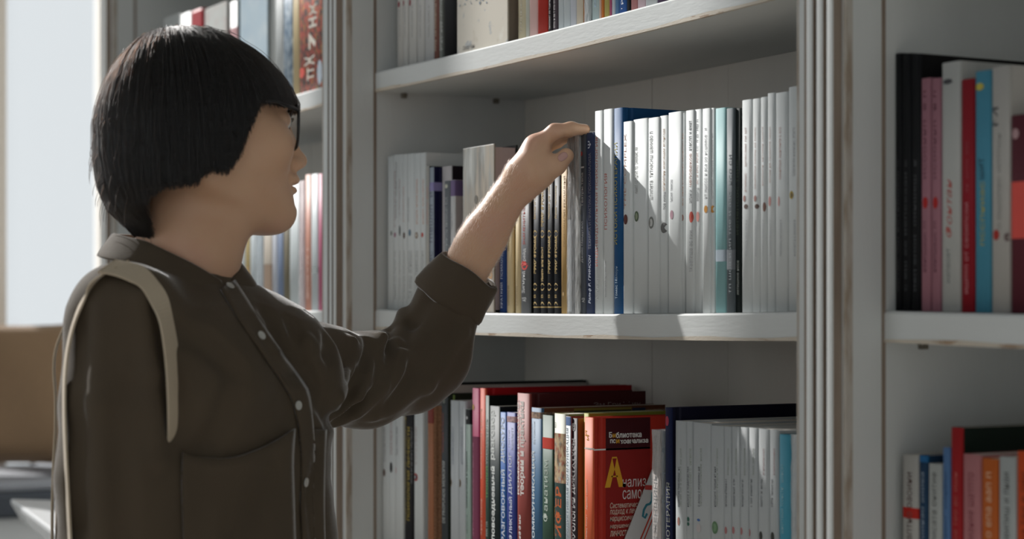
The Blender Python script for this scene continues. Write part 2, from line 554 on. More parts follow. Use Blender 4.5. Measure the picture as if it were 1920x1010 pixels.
def px_book(row, x0, x1, ytop, spine, label, cover=None, vf=.012, depth=.14, bay=1, **kw):
    """a book whose spine spans two columns of the picture on the plane vf, standing on a shelf"""
    ref = kw.pop('uref', vf)                            # a set-back book: its place in the row is read off the row's front
    u0, d0 = on_plane(x0, ref)
    u1, d1 = on_plane(x1, ref)
    d0, d1 = d0 * 1.0 + (dist_of(u0, vf) - dist_of(u0, ref)), d1 + (dist_of(u1, vf) - dist_of(u1, ref))
    gap = min(.0006, (u1 - u0) * .05)
    u0 += gap * .5; u1 -= gap * .5
    a, b = BAYS[bay]
    lean = kw.get('lean', 0.0)
    z0 = ROWS[row] - min(sag(u0, a, b), sag(u1, a, b)) + .0004 + abs(lean) * (u1 - u0) / 2
    h = (EYE[2] + (HOR - ytop) / FOC * d0 - z0) if ytop is not None else kw.pop('height')
    return make_book(u0, u1, z0, h, vf, depth, spine, cover or spine, label, dist=(d0 + d1) / 2, **kw)
# ------------------------------------------------------------------ middle bay, middle shelf
WH, WH2 = 'D6DADA', 'CDD0D0'
def scribble(n, seed):
    r = random.Random(seed)
    return ''.join(r.choice('инпшсеоаит ') if i % 9 else ' ' for i in range(n)).strip()
nth = ['first', 'second', 'third', 'fourth', 'fifth', 'sixth', 'seventh', 'eighth', 'ninth', 'tenth', 'eleventh', 'twelfth', 'thirteenth', 'fourteenth']
GA = 'white paperbacks at the left end of the middle shelf'
seriesA = [(727, 731.5, 294, None, []), (732, 736.5, 293, ('4B5348', 437, 2.5, 9), []), (737, 746, 291, ('A87C90', 440, 4, 9), [(739, 741.5, 425, 320, 'B9A0A0'), (742, 744, 410, 304, '8A8A8C')]),
           (746.5, 754, 290, ('3D4548', 432, 2.5, 20), [(747.5, 750, 404, 335, 'A9969A')]), (754.5, 762.5, 289.5, ('5A4238', 441, 3.5, 12), [(755, 757.5, 415, 350, 'C29C92')]),
           (763, 776, 289, ('5F7B90', 436, 4.5, 13), [(764, 767, 415, 370, 'A7A7A7')]), (776.5, 787.5, 288, ('7A5A3C', 441, 5.5, 12, 'D0C8C0'), [(780, 783.5, 420, 336, 'CBA491')]),
           (788, 797.5, 287, ('C0473C', 440, 4, 9), [(792, 795, 420, 336, 'CBA491')])]
for i, (a, b, t, d, tx) in enumerate(seriesA):
    tone = ('with red dot, next to black-edged book' if i == 7 else 'with narrow spine by the panel' if i == 0 else ('with ' + ['', 'grey-green', 'mauve', 'dark slim', 'brown', 'blue', 'brown ring'][i] + ' mark'))
    px_book('mid', a, b, t, WH, 'white paperback %s, %s from the left, middle shelf' % (tone, nth[i]), vf=.014, depth=.165, group=GA, page='D8D6CE',
            texts=[(scribble(26, i * 7 + j), x[0], x[1], x[2], x[3], x[4]) for j, x in enumerate(tx)] + [(scribble(18, i), a + 2, b - 3.2, 560, 470, 'AFB1B0')] * (i > 1),
            dots=[(a + (b - a) * .42, d[1], d[2], d[3], d[0]) + ((d[4],) if len(d) > 4 else ())] if d else ())
px_book('mid', 798.3, 804, 312, 'B4B2AC', 'thin book with black covers and pale spine right of the white paperbacks', cover='121214', vf=.012, depth=.16, hard=True, bulge=.001,
        texts=[(scribble(14, 71), 800, 802.4, 420, 350, 'C08F88')])
px_book('mid', 804.8, 812.6, 314, '9FAAB6', 'navy book with pale blue spine and violet band, left of centre group', cover='14163A', vf=.012, depth=.155, hard=True, bulge=.0012,
        bands=[(342, 358, '8C86B4', 1)], texts=[(scribble(20, 72), 806, 811, 560, 360, '6E7480')])
px_book('mid', 813.4, 831.2, 313, 'C9C4C6', 'white-spined book with dark maroon cover behind the grey book', cover='231A22', vf=.024, uref=.012, depth=.14)
px_book('mid', 832.0, 843.0, 339.5, '70757A', 'small grey book with black cover, left of the purple and white book', cover='14161C', vf=.014, depth=.12, hard=True, bulge=.002,
        dots=[(837, 349, 5, 8, 'C7C9B8')], texts=[(scribble(22, 74), 834.5, 839, 470, 370, 'B9BDC0')])
px_book('mid', 843.6, 852.6, 338, 'CCCCCC', 'small white book with a purple top third behind the wrist', cover='B9B0B0', vf=.013, depth=.115,
        bands=[(338, 367.5, '6F5E86', 1)], texts=[(scribble(14, 75), 846, 848.5, 430, 400, 'A5A5A8')])
# two books that stand face out
def face_out(row, x0, x1, ytop, y0x, depth, vf, cov, label, pg, bay=1, height=None, texts=(), extra=None, strip=0.0):
    u0, d0 = on_plane(x0, vf)
    u1, d1 = on_plane(x1, vf)
    a, b = BAYS[bay]
    z0 = ROWS[row] - min(sag(u0, a, b), sag(u1, a, b)) + .0004
    h = height or (EYE[2] + (HOR - ytop) / FOC * d0 - z0)
    root = thing('book', label, 'book', ((u0 + u1) / 2, vf, z0))
    hw = (u1 - u0) / 2
    MB().box(-hw, hw, 0, .0025, 0, h).build('cover', cov, root, bevel=.0006)
    MB().box(-hw, hw, depth - .0025, depth, 0, h).build('cover', paper('20211F'), root, bevel=.0006)
    MB().box(-hw, -hw + .0025, .0025, depth - .0025, 0, h).build('spine', cov, root)
    # the page edges face the open end of the row
    o = MB().box(-hw + .003, hw - .003, .0026, depth - .0026, .003, h - .004).build('page_block', None, root)
    m, nt, p = new_mat('fanned_pages')
    f = noise(nt, 1.0, 4, scaled(nt, 6, 2200, 6))
    c = lin(pg)
    nt.links.new(mixc(nt, f, tuple(x * .7 for x in c), c), p.inputs['Base Color'])
    p.inputs['Roughness'].default_value = .85
    o.data.materials.clear(); o.data.materials.append(m)
    for body, xl, xr, yb, yt, col, sh in texts:
        co, fs = glyphs(body, .01, sh)
        ua, ub = on_plane(xl, vf)[0] - (u0 + u1) / 2, on_plane(xr, vf)[0] - (u0 + u1) / 2
        dd = (d0 + d1) / 2
        za, zb = EYE[2] + (HOR - yb) / FOC * dd - z0, EYE[2] + (HOR - yt) / FOC * dd - z0
        vs = np.stack([ua + co[:, 0] * (ub - ua), np.full(len(co), -.0004), za + co[:, 1] * (zb - za)], 1)
        mesh_obj('lettering', vs, fs, ink(col), root)
    if extra: extra(root, hw, h)
    return root
WOODPRINT = picture('cover_of_weathered_boards', ['8E8F8A', 'B6B8B4', '6F6D66', 'A59A8A'], 26, .35, (1.6, 1, .25), (.42, .6))
def knob(root, hw, h):
    for x, z, s in ((-.006, .150, .006), (-.004, .098, .005)):
        vs = [(x + s * math.cos(a) * .8, -.0004, z + s * math.sin(a)) for a in np.linspace(0, 2 * math.pi, 12, endpoint=False)]
        mesh_obj('printed_knot', vs, [tuple(range(12))], ink('6A675F'), root)
    for k, c in enumerate(('BE7A93', 'C9A074')):
        co, fs = glyphs('ПАН'[:3] if k == 0 else 'ЗВЕЗ', .03)
        vs = np.stack([hw - .040 + co[:, 0] * .036, np.full(len(co), -.0004), .070 - .026 * k + co[:, 1] * .014], 1)
        mesh_obj('lettering', vs, fs, ink(c), root)
face_out('mid', 868, 926, 278.5, 0, .036, .004, WOODPRINT, 'grey face-out book with weathered board cover standing behind the raised forearm', 'CDBDBD', extra=knob)

px_book('mid', 933.4, 947.6, 365, '1F3A6E', 'dark blue spine with white capitals just right of the rolled cuff', vf=.010, depth=.13, hard=True,
        texts=[('КРАТКИЙ  ПСИХОЛОГИЧЕСКИЙ', 937.5, 942.5, 577, 415, 'C9CEDA')], bands=())
px_book('mid', 948.6, 960.2, 345, 'CDBB93', 'left one of the two cream spines below the wrist', cover='B49B66', vf=.012, depth=.13, group=None, hard=True, bulge=.003,
        texts=[(scribble(12, 80), 951, 955, 572, 535, '9C8A66'), (scribble(22, 81), 951, 955, 470, 420, 'A8956C')])
px_book('mid', 960.6, 964.4, 350, '15151A', 'thin black spine between the two cream books', vf=.016, uref=.012, depth=.13)
px_book('mid', 964.8, 974.8, 345, 'CDBB93', 'right one of the two cream spines below the wrist', cover='B49B66', vf=.012, depth=.13, hard=True, bulge=.003,
        texts=[(scribble(12, 82), 967, 971, 572, 535, '9C8A66')])
px_book('mid', 975, 992.6, 335, '6E7174', 'grey spine with a large red initial below the hand', cover='17171A', vf=.010, depth=.14, bulge=.003,
        texts=[('Зигмунд', 978.5, 985.5, 549, 508, 'D9DADA'), ('Ф', 976.5, 990.5, 506, 486, 'C8453D', {'bold': .02}), ('рейд', 980, 987, 489, 466, 'D9DADA'),
               ('ЗНАМЕНИТЫЕ случаи', 980.5, 985.8, 459, 350, 'B5483F'), ('AВ', 979.5, 986.5, 565, 557, 'C9CACA')])
GF = 'black hardbacks with gold lettering'
GOLD = 'C8AE74'
for i, (a, b, t) in enumerate(((998, 1011.5, 322), (1011.8, 1024.2, 322), (1024.6, 1036.8, 310), (1037.2, 1050.2, 315))):
    tt = [('ЭРИХ ФРОММ', a + 2.5, a + 7.6, 513, 444, GOLD, {'bold': .03})] if i != 1 else [('Иметь или быть?', a + 2.5, a + 7, 527, 463, GOLD, {'bold': .02}), ('ЭРИХ ФРОММ', a + 2.5, a + 7.6, 425, 352, GOLD, {'bold': .03})]
    if i != 1:
        tt += [([None, '', 'Человек для себя', 'Душа человека'][i] if i else 'Бегство от свободы', a + 2.8, a + 7, 410, 348, GOLD, {'bold': .01})]
    tt += [(')', a + 1.5, a + 8.5, 536, 530, GOLD), ('(', a + 1.5, a + 8.5, 545, 539, GOLD), (')', a + 1.5, a + 8.5, 572, 565, GOLD), ('В', a + 2.6, a + 6.5, 558, 552, GOLD), (')', a + 1.5, a + 8.5, 437, 431, GOLD), ('(', a + 1.5, a + 8.5, 446, 440, GOLD)]
    px_book('mid', a, b, t, '191C24', ['first', 'second', 'third', 'fourth'][i] + ' from the left of four black hardbacks with gold lettering below the thumb', vf=.011, depth=.13, hard=True, bulge=.0035, group=GF,
            texts=tt, bands=[(574.5, 576.5, GOLD)])
px_book('mid', 1050.8, 1063.8, 292, 'C2A067', 'yellow ochre spine below the thumb tip', vf=.012, depth=.125, bulge=.003,
        texts=[('ПСИХОАНАЛИЗ РЕКЛАМНЫЙ', 1056, 1059.5, 462, 330, '8A7045')], dots=[(1056.5, 551, 4, 10, '8F7A55', 'C2A067')])
px_book('mid', 1064.3, 1071.5, 248, '3E3A3A', 'left of the two dark spines in crinkled clear wrap under the fingertips', vf=.010, depth=.13, wrap=True, bulge=.001,
        texts=[('Метафора Отца и желание аналитика', 1066, 1069.5, 412, 262, 'B9B4AC')], bands=[(412, 584, 'B9BDC0')])
px_book('mid', 1072, 1078.4, 249, '4A4846', 'second spine in crinkled clear wrap, black below, under the fingertips', vf=.011, depth=.13, wrap=True, bulge=.001,
        texts=[(scribble(24, 90), 1073.5, 1076.5, 410, 262, '9B9792')], bands=[(412, 584, '111114')])
px_book('mid', 1078.9, 1086.6, 247, '77736C', 'silvery patterned spine in creased plastic left of the slate-grey book', vf=.009, depth=.13, wrap=True, bulge=.0015,
        spine_mat=picture('silver_scratches', ['8E8C86', '3A3836', 'D0D0CC'], 160, .3, (2, 1, .35)))
px_book('mid', 1087, 1097.2, 253, '5B6068', 'slate-grey spine with white title right of the crinkled wrapped books', cover='1A1A20', vf=.011, depth=.13, bulge=.0025,
        texts=[('Джойс Макдугалл', 1089.5, 1094, 492, 415, 'D0D2D4'), ('Театры тела', 1089.5, 1094.5, 387, 324, 'D8D8D8'), ('|', 1089, 1095, 315, 312, 'D8D8D8'), ('AВ', 1091, 1096, 567, 558, 'C9CACA')],
        dots=[(1090.5, 288, 4, 9, 'B23A33')])
px_book('mid', 1097.4, 1113, 250, '323E5E', 'indigo spine with white author name, left of the two tall white spines', cover='1B2032', vf=.011, depth=.135, bulge=.003,
        texts=[('Ральф Р. ГРИНСОН', 1103.5, 1109, 569, 478, 'B9C0D0', {'shear': .25, 'bold': .015}), ('ТЕХНИКА И ПРАКТИКА ПСИХОАНАЛИЗА', 1103.5, 1108.2, 467, 287, '8C8F98'), ('Ψ', 1102.5, 1108, 278, 264, 'C4CAD6', {'bold': .02})])
px_book('mid', 1113.2, 1129.2, 209, WH, 'tall white spine with red capitals left of another tall white one', vf=.012, depth=.16, bulge=.004, group=None,
        texts=[('А. Адлер', 1117.5, 1122.5, 562, 517, 'A9ABAC'), ('ИНДИВИДУАЛЬНАЯ ПСИХОЛОГИЯ', 1116.5, 1121.8, 499, 257, 'C06A5F')])
px_book('mid', 1129.6, 1147.8, 206, WH, 'tall white spine with short red title beside the blue hardback', vf=.012, depth=.16, bulge=.004,
        texts=[('Уильям Джеймс', 1133.5, 1137.2, 558, 489, '8F9294'), ('ПСИХОЛОГИЯ', 1133, 1138.5, 430, 325, 'C4685C')])
px_book('mid', 1148.2, 1166.6, 204, '1E5282', 'bright blue hardback with yellow capitals standing among white books', cover='174A7A', vf=.011, depth=.17, hard=True, bulge=.004,
        texts=[('Томас Малоун', 1153.5, 1159, 560, 499, 'A9BBCB'), ('ИСТОКИ ПСИХОТЕРАПИИ', 1150.5, 1157.5, 458, 267, 'B5A94A')])
seriesB = [(1167, 1184.6, 229, ('5E2F28', 1173, 411, 8, 19, None), [('THE COMPLEX', 1170, 1174, 390, 250, 'C79B8C'), (scribble(16, 1), 1169, 1171, 391, 330, '7D7D7D')], 'with dark red oval'),
           (1185.4, 1213.4, 225, ('566650', 1193.5, 405, 8.5, 20, '8E9A80'), [(scribble(30, 2), 1190, 1196, 362, 275, 'A9ABA8')], 'with green oval'),
           (1213.8, 1235, 222, ('7E807C', 1221, 417, 10, 23, 'C9CAC8'), [(scribble(28, 3), 1218, 1224, 374, 246, 'A6A8A7')], 'with grey ring'),
           (1235.4, 1250.8, 218, ('6A6A68', 1245, 427, 12, 20, None), [(scribble(26, 4), 1243, 1247, 358, 242, 'C8A98F'), (scribble(10, 5), 1244, 1248, 393, 360, '6A6A6A')], 'with grey square mark'),
           (1251.2, 1277, 212, ('B08C98', 1259.5, 402, 6.5, 17, None), [(scribble(18, 6), 1257, 1261, 378, 336, '9A9CA0')], 'with pink mark'),
           (1277.4, 1283.6, 212, ('8E6A60', 1280, 408, 4, 12, None), [(scribble(30, 7), 1278.8, 1281.5, 385, 250, 'C29B88')], 'with thin tan spine'),
           (1284, 1300.3, 208, ('C2574A', 1296, 407, 7, 21, None), [(scribble(12, 8), 1292.5, 1297, 381, 356, '55575A'), ('человеков', 1292.5, 1297, 350, 288, 'C79C90'), (scribble(14, 9), 1292, 1297, 283, 226, '45474B'), (scribble(16, 10), 1293, 1298, 510, 432, '8C8E90')], 'with red flourish and dark words'),
           (1300.7, 1314.8, 206, ('D0938A', 1308.5, 406, 6, 19, None), [(scribble(8, 11), 1306, 1310, 377, 352, '85878A'), (scribble(14, 12), 1306, 1309, 345, 285, 'D3B4AC'), (scribble(14, 13), 1306, 1309, 283, 224, '8A8C90')], 'with pale red flourish'),
           (1315.2, 1330.8, 204.5, ('C58B3E', 1323.5, 392, 6.5, 14, None), [(scribble(30, 14), 1321, 1325, 372, 240, 'B0B2B4')], 'with orange square, broad'),
           (1331.2, 1339, 203, ('C58B3E', 1336, 392, 7, 14, None), [(scribble(30, 15), 1334, 1337, 372, 250, 'B4B6B8')], 'with orange square, thin, beside the teal book')]
GB = 'white paperbacks between the blue and the teal book'
for i, (a, b, t, d, tx, s) in enumerate(seriesB):
    px_book('mid', a, b, t, WH, 'white paperback %s, %s after the blue hardback' % (s, nth[i]), vf=.011 + .002 * (i % 2), depth=.15, bulge=.0026, n=2.8, group=GB,
            texts=tx, dots=[(d[1], d[2], d[3], d[4], d[0]) + ((d[5],) if d[5] else ())])
px_book('mid', 1339.8, 1360.0, 204, '86B0B2', 'pale teal book with a grey band on its spine', vf=.012, depth=.15, bulge=.003, bands=[(468, 490, '9AA6B0')])
px_book('mid', 1360.6, 1375.4, 204, '5B6367', 'dark grey glossy book right of the teal one', cover='2A2D30', vf=.010, depth=.15, bulge=.003, texts=[(scribble(30, 33), 1367, 1371, 550, 290, '8D9396')], bands=[(468, 505, '72767A')])
px_book('mid', 1376.2, 1388.2, 204, '1B2322', 'black-green book left of the last white series', vf=.013, depth=.15, bulge=.002, texts=[(scribble(14, 34), 1382, 1385.5, 552, 488, 'A9AEA8'), (scribble(14, 35), 1381, 1385, 440, 300, '3F4A3C')])
GC = 'white paperbacks at the right end of the middle shelf'
seriesC = [(1388.8, 1408.6, 188.7, 0), (1409, 1423.8, 186, 0), (1424.2, 1436.6, 183, 1), (1437, 1451.4, 175.5, 2), (1451.8, 1475.4, 175, 3), (1476, 1503, 164, 4)]
for i, (a, b, t, k) in enumerate(seriesC):
    s = ['with brown leaf mark, beside the black-green book', 'with brown leaf mark, second of last group', 'with small brown mark, third of the last group', 'with red curl, fourth of the last group', 'broad with faint red curl, left of the end one', 'tallest, with yellow circle, against the right upright'][i]
    dots = [(a + 10, 387, 7, 9, '6B5B55'), (a + 7, 372, 5, 12, 'B28C86')] if k == 0 else [(1433, 388, 5, 18, '8A6A60')] if k == 1 else [(1443.5, 377, 5, 19, 'CF9A96')] if k == 2 else [(1460.5, 377, 4, 19, 'D3AAA6')] if k == 3 else [(1484, 365, 8, 15, 'B8A24C', '7A6A50')]
    px_book('mid', a, b, t, WH, 'white paperback %s' % s, vf=.012, depth=.15, bulge=.0032, n=2.6, group=GC, dots=dots,
            texts=[(scribble(24, 40 + i), a + (b - a) * .38, a + (b - a) * .55, 360 - 6 * i, 238, 'C9A79F' if i != 5 else 'B7B9BB'), (scribble(20, 50 + i), a + (b - a) * .45, a + (b - a) * .6, 480, 412, 'B5B7B9')])

# ------------------------------------------------------------------ middle bay, lower shelf
px_book('low', 716.4, 728.6, 768, WH, 'white paperback with brown dot, first by the panel on the lower shelf', vf=.010, depth=.16, dots=[(720.5, 886, 4.5, 14, '6B5148')], texts=[(scribble(24, 60), 719, 723, 865, 800, 'A39E9C')])
px_book('low', 729, 740, 767, WH, 'white paperback with black oval mark, second on the lower shelf', vf=.010, depth=.16, dots=[(733.5, 876, 5, 20, '2F3033')], texts=[(scribble(24, 61), 731, 736, 852, 790, 'B8A4A4')])
px_book('low', 740.4, 754.5, 765, WH, 'white paperback with pale pink mark left of the black and gold book', vf=.010, depth=.16, dots=[(741.5, 882, 4, 14, 'C9A9AC')], texts=[(scribble(24, 62), 742, 746, 855, 800, '9B9C9E')])
px_book('low', 757.0, 772.8, 766, '26262A', 'black book with gold lettering standing among white ones', vf=.014, depth=.15, lean=.006, bulge=.002,
        texts=[('ТЕОРЕТИЧЕСКИЕ ПРОБЛЕМЫ', 757, 761.5, 985, 778, 'A08F4E'), ('ПСИХОЛОГИЯ ЛИЧНОСТИ', 763.5, 768, 975, 800, 'B09B4A', {'bold': .02}), (scribble(30, 63), 770, 772, 905, 800, '8E8E90')])
px_book('low', 775.6, 792.4, 755, WH, 'white paperback with a red and black dot right of the black and gold book', vf=.014, depth=.16, dots=[(779.5, 895, 8, 15, 'B5433A', '3B3F55')], texts=[(scribble(24, 64), 777, 782, 872, 800, 'BDB2B0')])
px_book('low', 792.8, 800.2, 744, WH2, 'taller white paperback left of the copper spine', vf=.018, uref=.011, depth=.18)
px_book('low', 800.6, 811.4, 761, 'A76F50', 'copper brown spine with a dark red label, on the lower shelf', cover='A8795A', vf=.008, depth=.15, hard=True, bulge=.002, bands=[(761, 793, '7A3126')],
        texts=[(scribble(46, 65), 802, 805, 990, 810, 'B8907A')], cover_mat=picture('tan_cloth_cover', ['A8795A', '8E6548', 'B98C6C'], 300, .7))
px_book('low', 822, 826.4, 722, 'C9C3BD', 'very tall pale book set back behind the copper spine', cover='BDB4AE', vf=.020, uref=.010, depth=.225)
px_book('low', 815.5, 821.6, 716.5, '141416', 'very tall black book set back behind the tan cloth cover', vf=.040, uref=.010, depth=.21)
px_book('low', 826.8, 838.4, 736, '43474A', 'charcoal spine with a small red title on the lower shelf', cover='31352F', vf=.012, depth=.15, bulge=.002,
        texts=[('ПРИНЦИПЫ СТРЕССА', 829.5, 832.5, 848, 774, 'B4604F'), ('DE PROFUNDIS МЕМОРИЯ', 829, 834.5, 980, 864, 'B9BBB8', {'bold': .01})], bands=(), dots=[(832.5, 752, 5, 9, '6C7068')])
px_book('low', 838.8, 842.4, 740, '6E8246', 'thin moss-green book between charcoal spine and white books', cover='2B2E22', vf=.020, uref=.012, depth=.15)
px_book('low', 842.8, 859, 750, 'C3C8CB', 'white paperback with a brown shell mark, left of two', vf=.012, depth=.15, bulge=.004, dots=[(844.5, 905, 5, 15, '8C7350', '3E3830')], texts=[(scribble(40, 66), 847, 851, 870, 800, '9CA2AC')])
px_book('low', 859.4, 872, 751, 'C3C8CB', 'white paperback with a brown shell mark, right of two', vf=.012, depth=.15, bulge=.004, dots=[(862, 906, 5, 15, '8C7350', '3E3830')], texts=[(scribble(40, 67), 864, 868, 870, 800, '9CA2AC')])
px_book('low', 872.4, 881.6, 766, 'A9BDB4', 'mint green spine with a black top', cover='93A99F', vf=.012, depth=.14, bands=[(766, 795, '16171A', 1)], dots=[(875.5, 783, 4, 6, 'B9B9B9')],
        texts=[('манипуляции и ценность', 874, 877, 952, 845, '39463F', {'bold': .02}), (scribble(14, 68), 874, 877, 1000, 965, '7C8C84')])

px_book('low', 882.0, 883.6, 724, 'CFC9C4', 'thin tall pale book set back behind the magenta spine', cover='C6BFBA', vf=.060, uref=.011, depth=.185)
px_book('low', 884, 898, 727, 'B53466', 'magenta spine, burgundy below, on the lower shelf', vf=.011, depth=.16, bulge=.003, bands=[(818, 1012, '7B3350')], dots=[(887.5, 763, 4, 11, 'C9A36A')],
        texts=[(scribble(50, 69), 885.5, 888, 1005, 830, 'C08A9C')])
px_book('low', 898.5, 909.4, 727, 'DB5B3E', 'orange-red book whose cover rises above its neighbours', cover='A8141C', vf=.011, depth=.23, hard=True, bulge=.003,
        texts=[('Анна Левин', 900.8, 903.8, 1003, 935, 'E2B5A4'), ('Самоактуализация личности', 900.8, 903.8, 897, 766, 'E8C4B4', {'bold': .02})])
px_book('low', 909.8, 917, 741, '3E544A', 'dark green spine with spaced white and green capitals', cover='0F1513', vf=.011, depth=.17, bulge=.001,
        texts=[('УКРОТИТЕЛЬ', 911, 914.6, 870, 784, 'A9B4AC'), ('ТРОЛЛЕЙ', 911, 914.6, 934, 874, '74B060'), ('РИК НА', 911, 914.6, 1005, 977, 'A9B4AC')])
px_book('low', 917.4, 937.2, 760, '1E2A2C', 'blackish green paperback with bold white lowercase title', cover='141A1C', vf=.009, depth=.14, bulge=.002,
        texts=[('повседневный', 920.5, 929, 1012, 874, 'D5D8D6', {'bold': .03}), ('разговор', 920.5, 929, 862, 768, 'D5D8D6', {'bold': .03})])
px_book('low', 937.6, 948.4, 772, '2A5C9E', 'bright blue spine with white capitals left of the blue-violet one', vf=.009, depth=.13, bulge=.0015,
        texts=[('РАЗГОВОРНЫЙ', 939, 946.5, 1015, 880, 'D2D9E2', {'bold': .02}), ('ДИСКУРС', 939, 946.5, 867, 782, 'D2D9E2', {'bold': .02})])
px_book('low', 948.8, 966.4, 772, '33408A', 'blue-violet spine with a pink strip near its top', cover='2A3474', vf=.009, depth=.13, bulge=.0025, bands=[(780, 791, 'A0768C', 0, picture('pink_portrait_strip', ['B08490', '5A4A56', 'C9A8A0'], 160))],
        texts=[('КОНФЛИКТНЫЙ', 953.5, 960.5, 1040, 931, 'CFD2E4', {'bold': .02}), ('ДИАЛОГ', 953.5, 960.5, 926, 848, 'CFD2E4', {'bold': .02}), ('Питер', 952.5, 956, 838, 806, 'C9CDE0'), ('Коллетт', 958, 962, 842, 800, 'C9CDE0')])
def griffin(root): pass
gb = px_book('low', 966.8, 992.2, 736, '8E4039', 'thick dark red hardback with two white title lines', cover='4A1A1C', vf=.007, depth=.175, hard=True, bulge=.004,
        texts=[('КОММУНИКАЦИЯ:', 968.5, 974.5, 928, 750, 'DCD4D0', {'bold': .035}), ('теории и практики', 975.8, 984.5, 929, 752, 'DCD4D0', {'bold': .035}), ('Эм Гриффин', 972, 977.5, 1060, 966, 'DCD4D0', {'bold': .02})])
sb = px_book('low', 994, 1015.2, 763, '41688A', 'steel blue spine with a small portrait strip and white capitals', cover='6A3E28', vf=.007, depth=.185, bulge=.004, bands=[(772, 784, '6B5A50', 0, picture('little_portrait_strip', ['7A6455', '2F2A2A', 'B09078'], 170))],
        texts=[('КОММУНИКАЦИЙ', 996, 1003.5, 1022, 846, 'D0D9DE', {'bold': .03}), ('Марина', 996.5, 998.8, 828, 794, 'C3CDD4'), ('Бутайски', 1000, 1004, 832, 790, 'C3CDD4')], dots=())
px_book('low', 1015.6, 1036.2, 777, '3C5848', 'green spine with a red band and white title', cover='22332B', vf=.008, depth=.13, hard=True, bulge=.0015, bands=[(820, 841, 'C8402F', 1)],
        texts=[('Фанатизм', 1018, 1027.5, 978, 862, 'BFCAC0')])
FLORAL = picture('baroque_fruit_portrait', ['B9C0B4', '8E6B4A', '4E5B4E', 'A65A3C', 'C9B08A'], 70, .4, (1, 1, .7), (.44, .58))
px_book('low', 1036.6, 1060, 774, 'C9CCBE', 'pale spine printed with a fruit-covered head and orange letters', cover='9A9C66', vf=.008, depth=.16, bulge=.005, bands=[(812, 905, 'C9CCBE', 0, FLORAL), (905, 1012, '2E4440')],
        texts=[('КЕУ', 1039, 1043, 802, 791, '4E524A'), ('ИФЕР', 1041, 1053, 1006, 912, 'C4612F', {'bold': .02}), ('метод', 1037.5, 1040, 1006, 950, 'C98A3A')])
px_book('low', 1060.4, 1070, 780, 'C7D0D4', 'thin white spine with small blue-grey serial title', cover='8C2F28', vf=.008, depth=.13, bulge=.001, bands=[(781, 797, '6C86B4')],
        texts=[('ПРОДУКТИВНАЯ КОММУНИКАЦИЯ', 1062, 1066.5, 1015, 802, '7D8C98')])
px_book('low', 1070.4, 1082.6, 783, '30262C', 'dark plum spine with bold white capitals left of the orange-red hardback', cover='9A5F2E', vf=.010, depth=.13, bulge=.001,
        texts=[('ПСИХОЛОГИЯ', 1072, 1078.8, 1040, 932, 'D5D2D2', {'bold': .035}), ('ДИКТАТУРЫ', 1072, 1078.8, 926, 822, 'D5D2D2', {'bold': .035}), ('@', 1072, 1079, 808, 792, 'C9C6C6', {'bold': .02})])
px_book('low', 1083.2, 1093.4, 774, 'A2A03E', 'olive book just left of the orange-red hardback', cover='8E9038', vf=.016, uref=.008, depth=.175)
# the large orange-red hardback that shows its front cover
kb = px_book('low', 1094.2, 1112, 781, 'D8643C', 'large orange-red hardback showing its front cover with a big yellow initial', cover='B03022', vf=.004, depth=.165, hard=True, bulge=.002, bands=[(839, 842, 'D9D0CA')],
        texts=[('Хайнц Кохут', 1098, 1101.8, 1014, 964, 'DDBFAE', {'shear': .2}), ('Анализ самости', 1098, 1101.8, 956, 899, 'DDBFAE', {'shear': .2}), ('И', 1097, 1100.2, 817, 807, 'D3A03C', {'bold': .03}), ('И', 1100.5, 1103.8, 825, 815, 'D3A03C', {'bold': .03})])
ku = kb['span'][1]
def on_cover(root, hw, ku, vf, z0, body, xl, xr, yb, yt, col, bold=0.0, shear=0.0, name='lettering'):
    (va, da), (vb, db) = on_side(xl, ku), on_side(xr, ku)
    dd = (da + db) / 2
    za, zb = EYE[2] + (HOR - yb) / FOC * dd - z0, EYE[2] + (HOR - yt) / FOC * dd - z0
    if body is None:
        vs = [(hw + .0003, va - vf, za), (hw + .0003, vb - vf, za), (hw + .0003, vb - vf, zb), (hw + .0003, va - vf, zb)]
        return mesh_obj(name, vs, [(0, 1, 2, 3)], col if not isinstance(col, str) else ink(col), root)
    co, fs = glyphs(body, bold, shear)
    vs = np.stack([np.full(len(co), hw + .0006), va - vf + co[:, 0] * (vb - va), za + co[:, 1] * (zb - za)], 1)
    return mesh_obj(name, vs, fs, ink(col), root)
kz, khw = kb.location.z, (kb['span'][1] - kb['span'][0]) / 2
oc = lambda *a, **k: on_cover(kb, khw, ku, .004, kz, *a, **k)
oc(None, 1135.5, 1219, 842.5, 783, '42161A', name='cover_panel')
oc(None, 1135.5, 1219, 1100, 842.6, '8C2420', name='cover_panel')
oc(None, 1113, 1219, 842.4, 839.4, 'D9D0CA', name='cover_line')
oc('Б', 1141.5, 1147.5, 820, 809.5, 'DDD8D2', .03); oc('и', 1148.3, 1153.8, 820, 812.5, 'D8A038', .03); oc('блиотека', 1154.5, 1202.5, 820, 809, 'DDD8D2', .03)
oc('пс', 1143.5, 1154, 830.5, 823, 'DDD8D2', .03); oc('и', 1155, 1161, 830.5, 823, 'D8A038', .03); oc('хоанализа', 1162, 1215, 830.5, 823, 'DDD8D2', .03)
oc('А', 1133.5, 1170, 913, 856, 'D79C2E', .06); oc('нализ', 1167, 1211, 912, 897, 'D8CFC8'); oc('самости', 1167, 1226, 934, 917, 'D8CFC8')
for k, s in enumerate(('Систематический', 'подход к лечению', 'нарциссических', 'нарушений', 'личности')):
    oc(s, 1143.5, 1143.5 + len(s) * 4.3, 951 + 13.4 * k, 940 + 13.4 * k, 'D8C8B4', 0, .2)
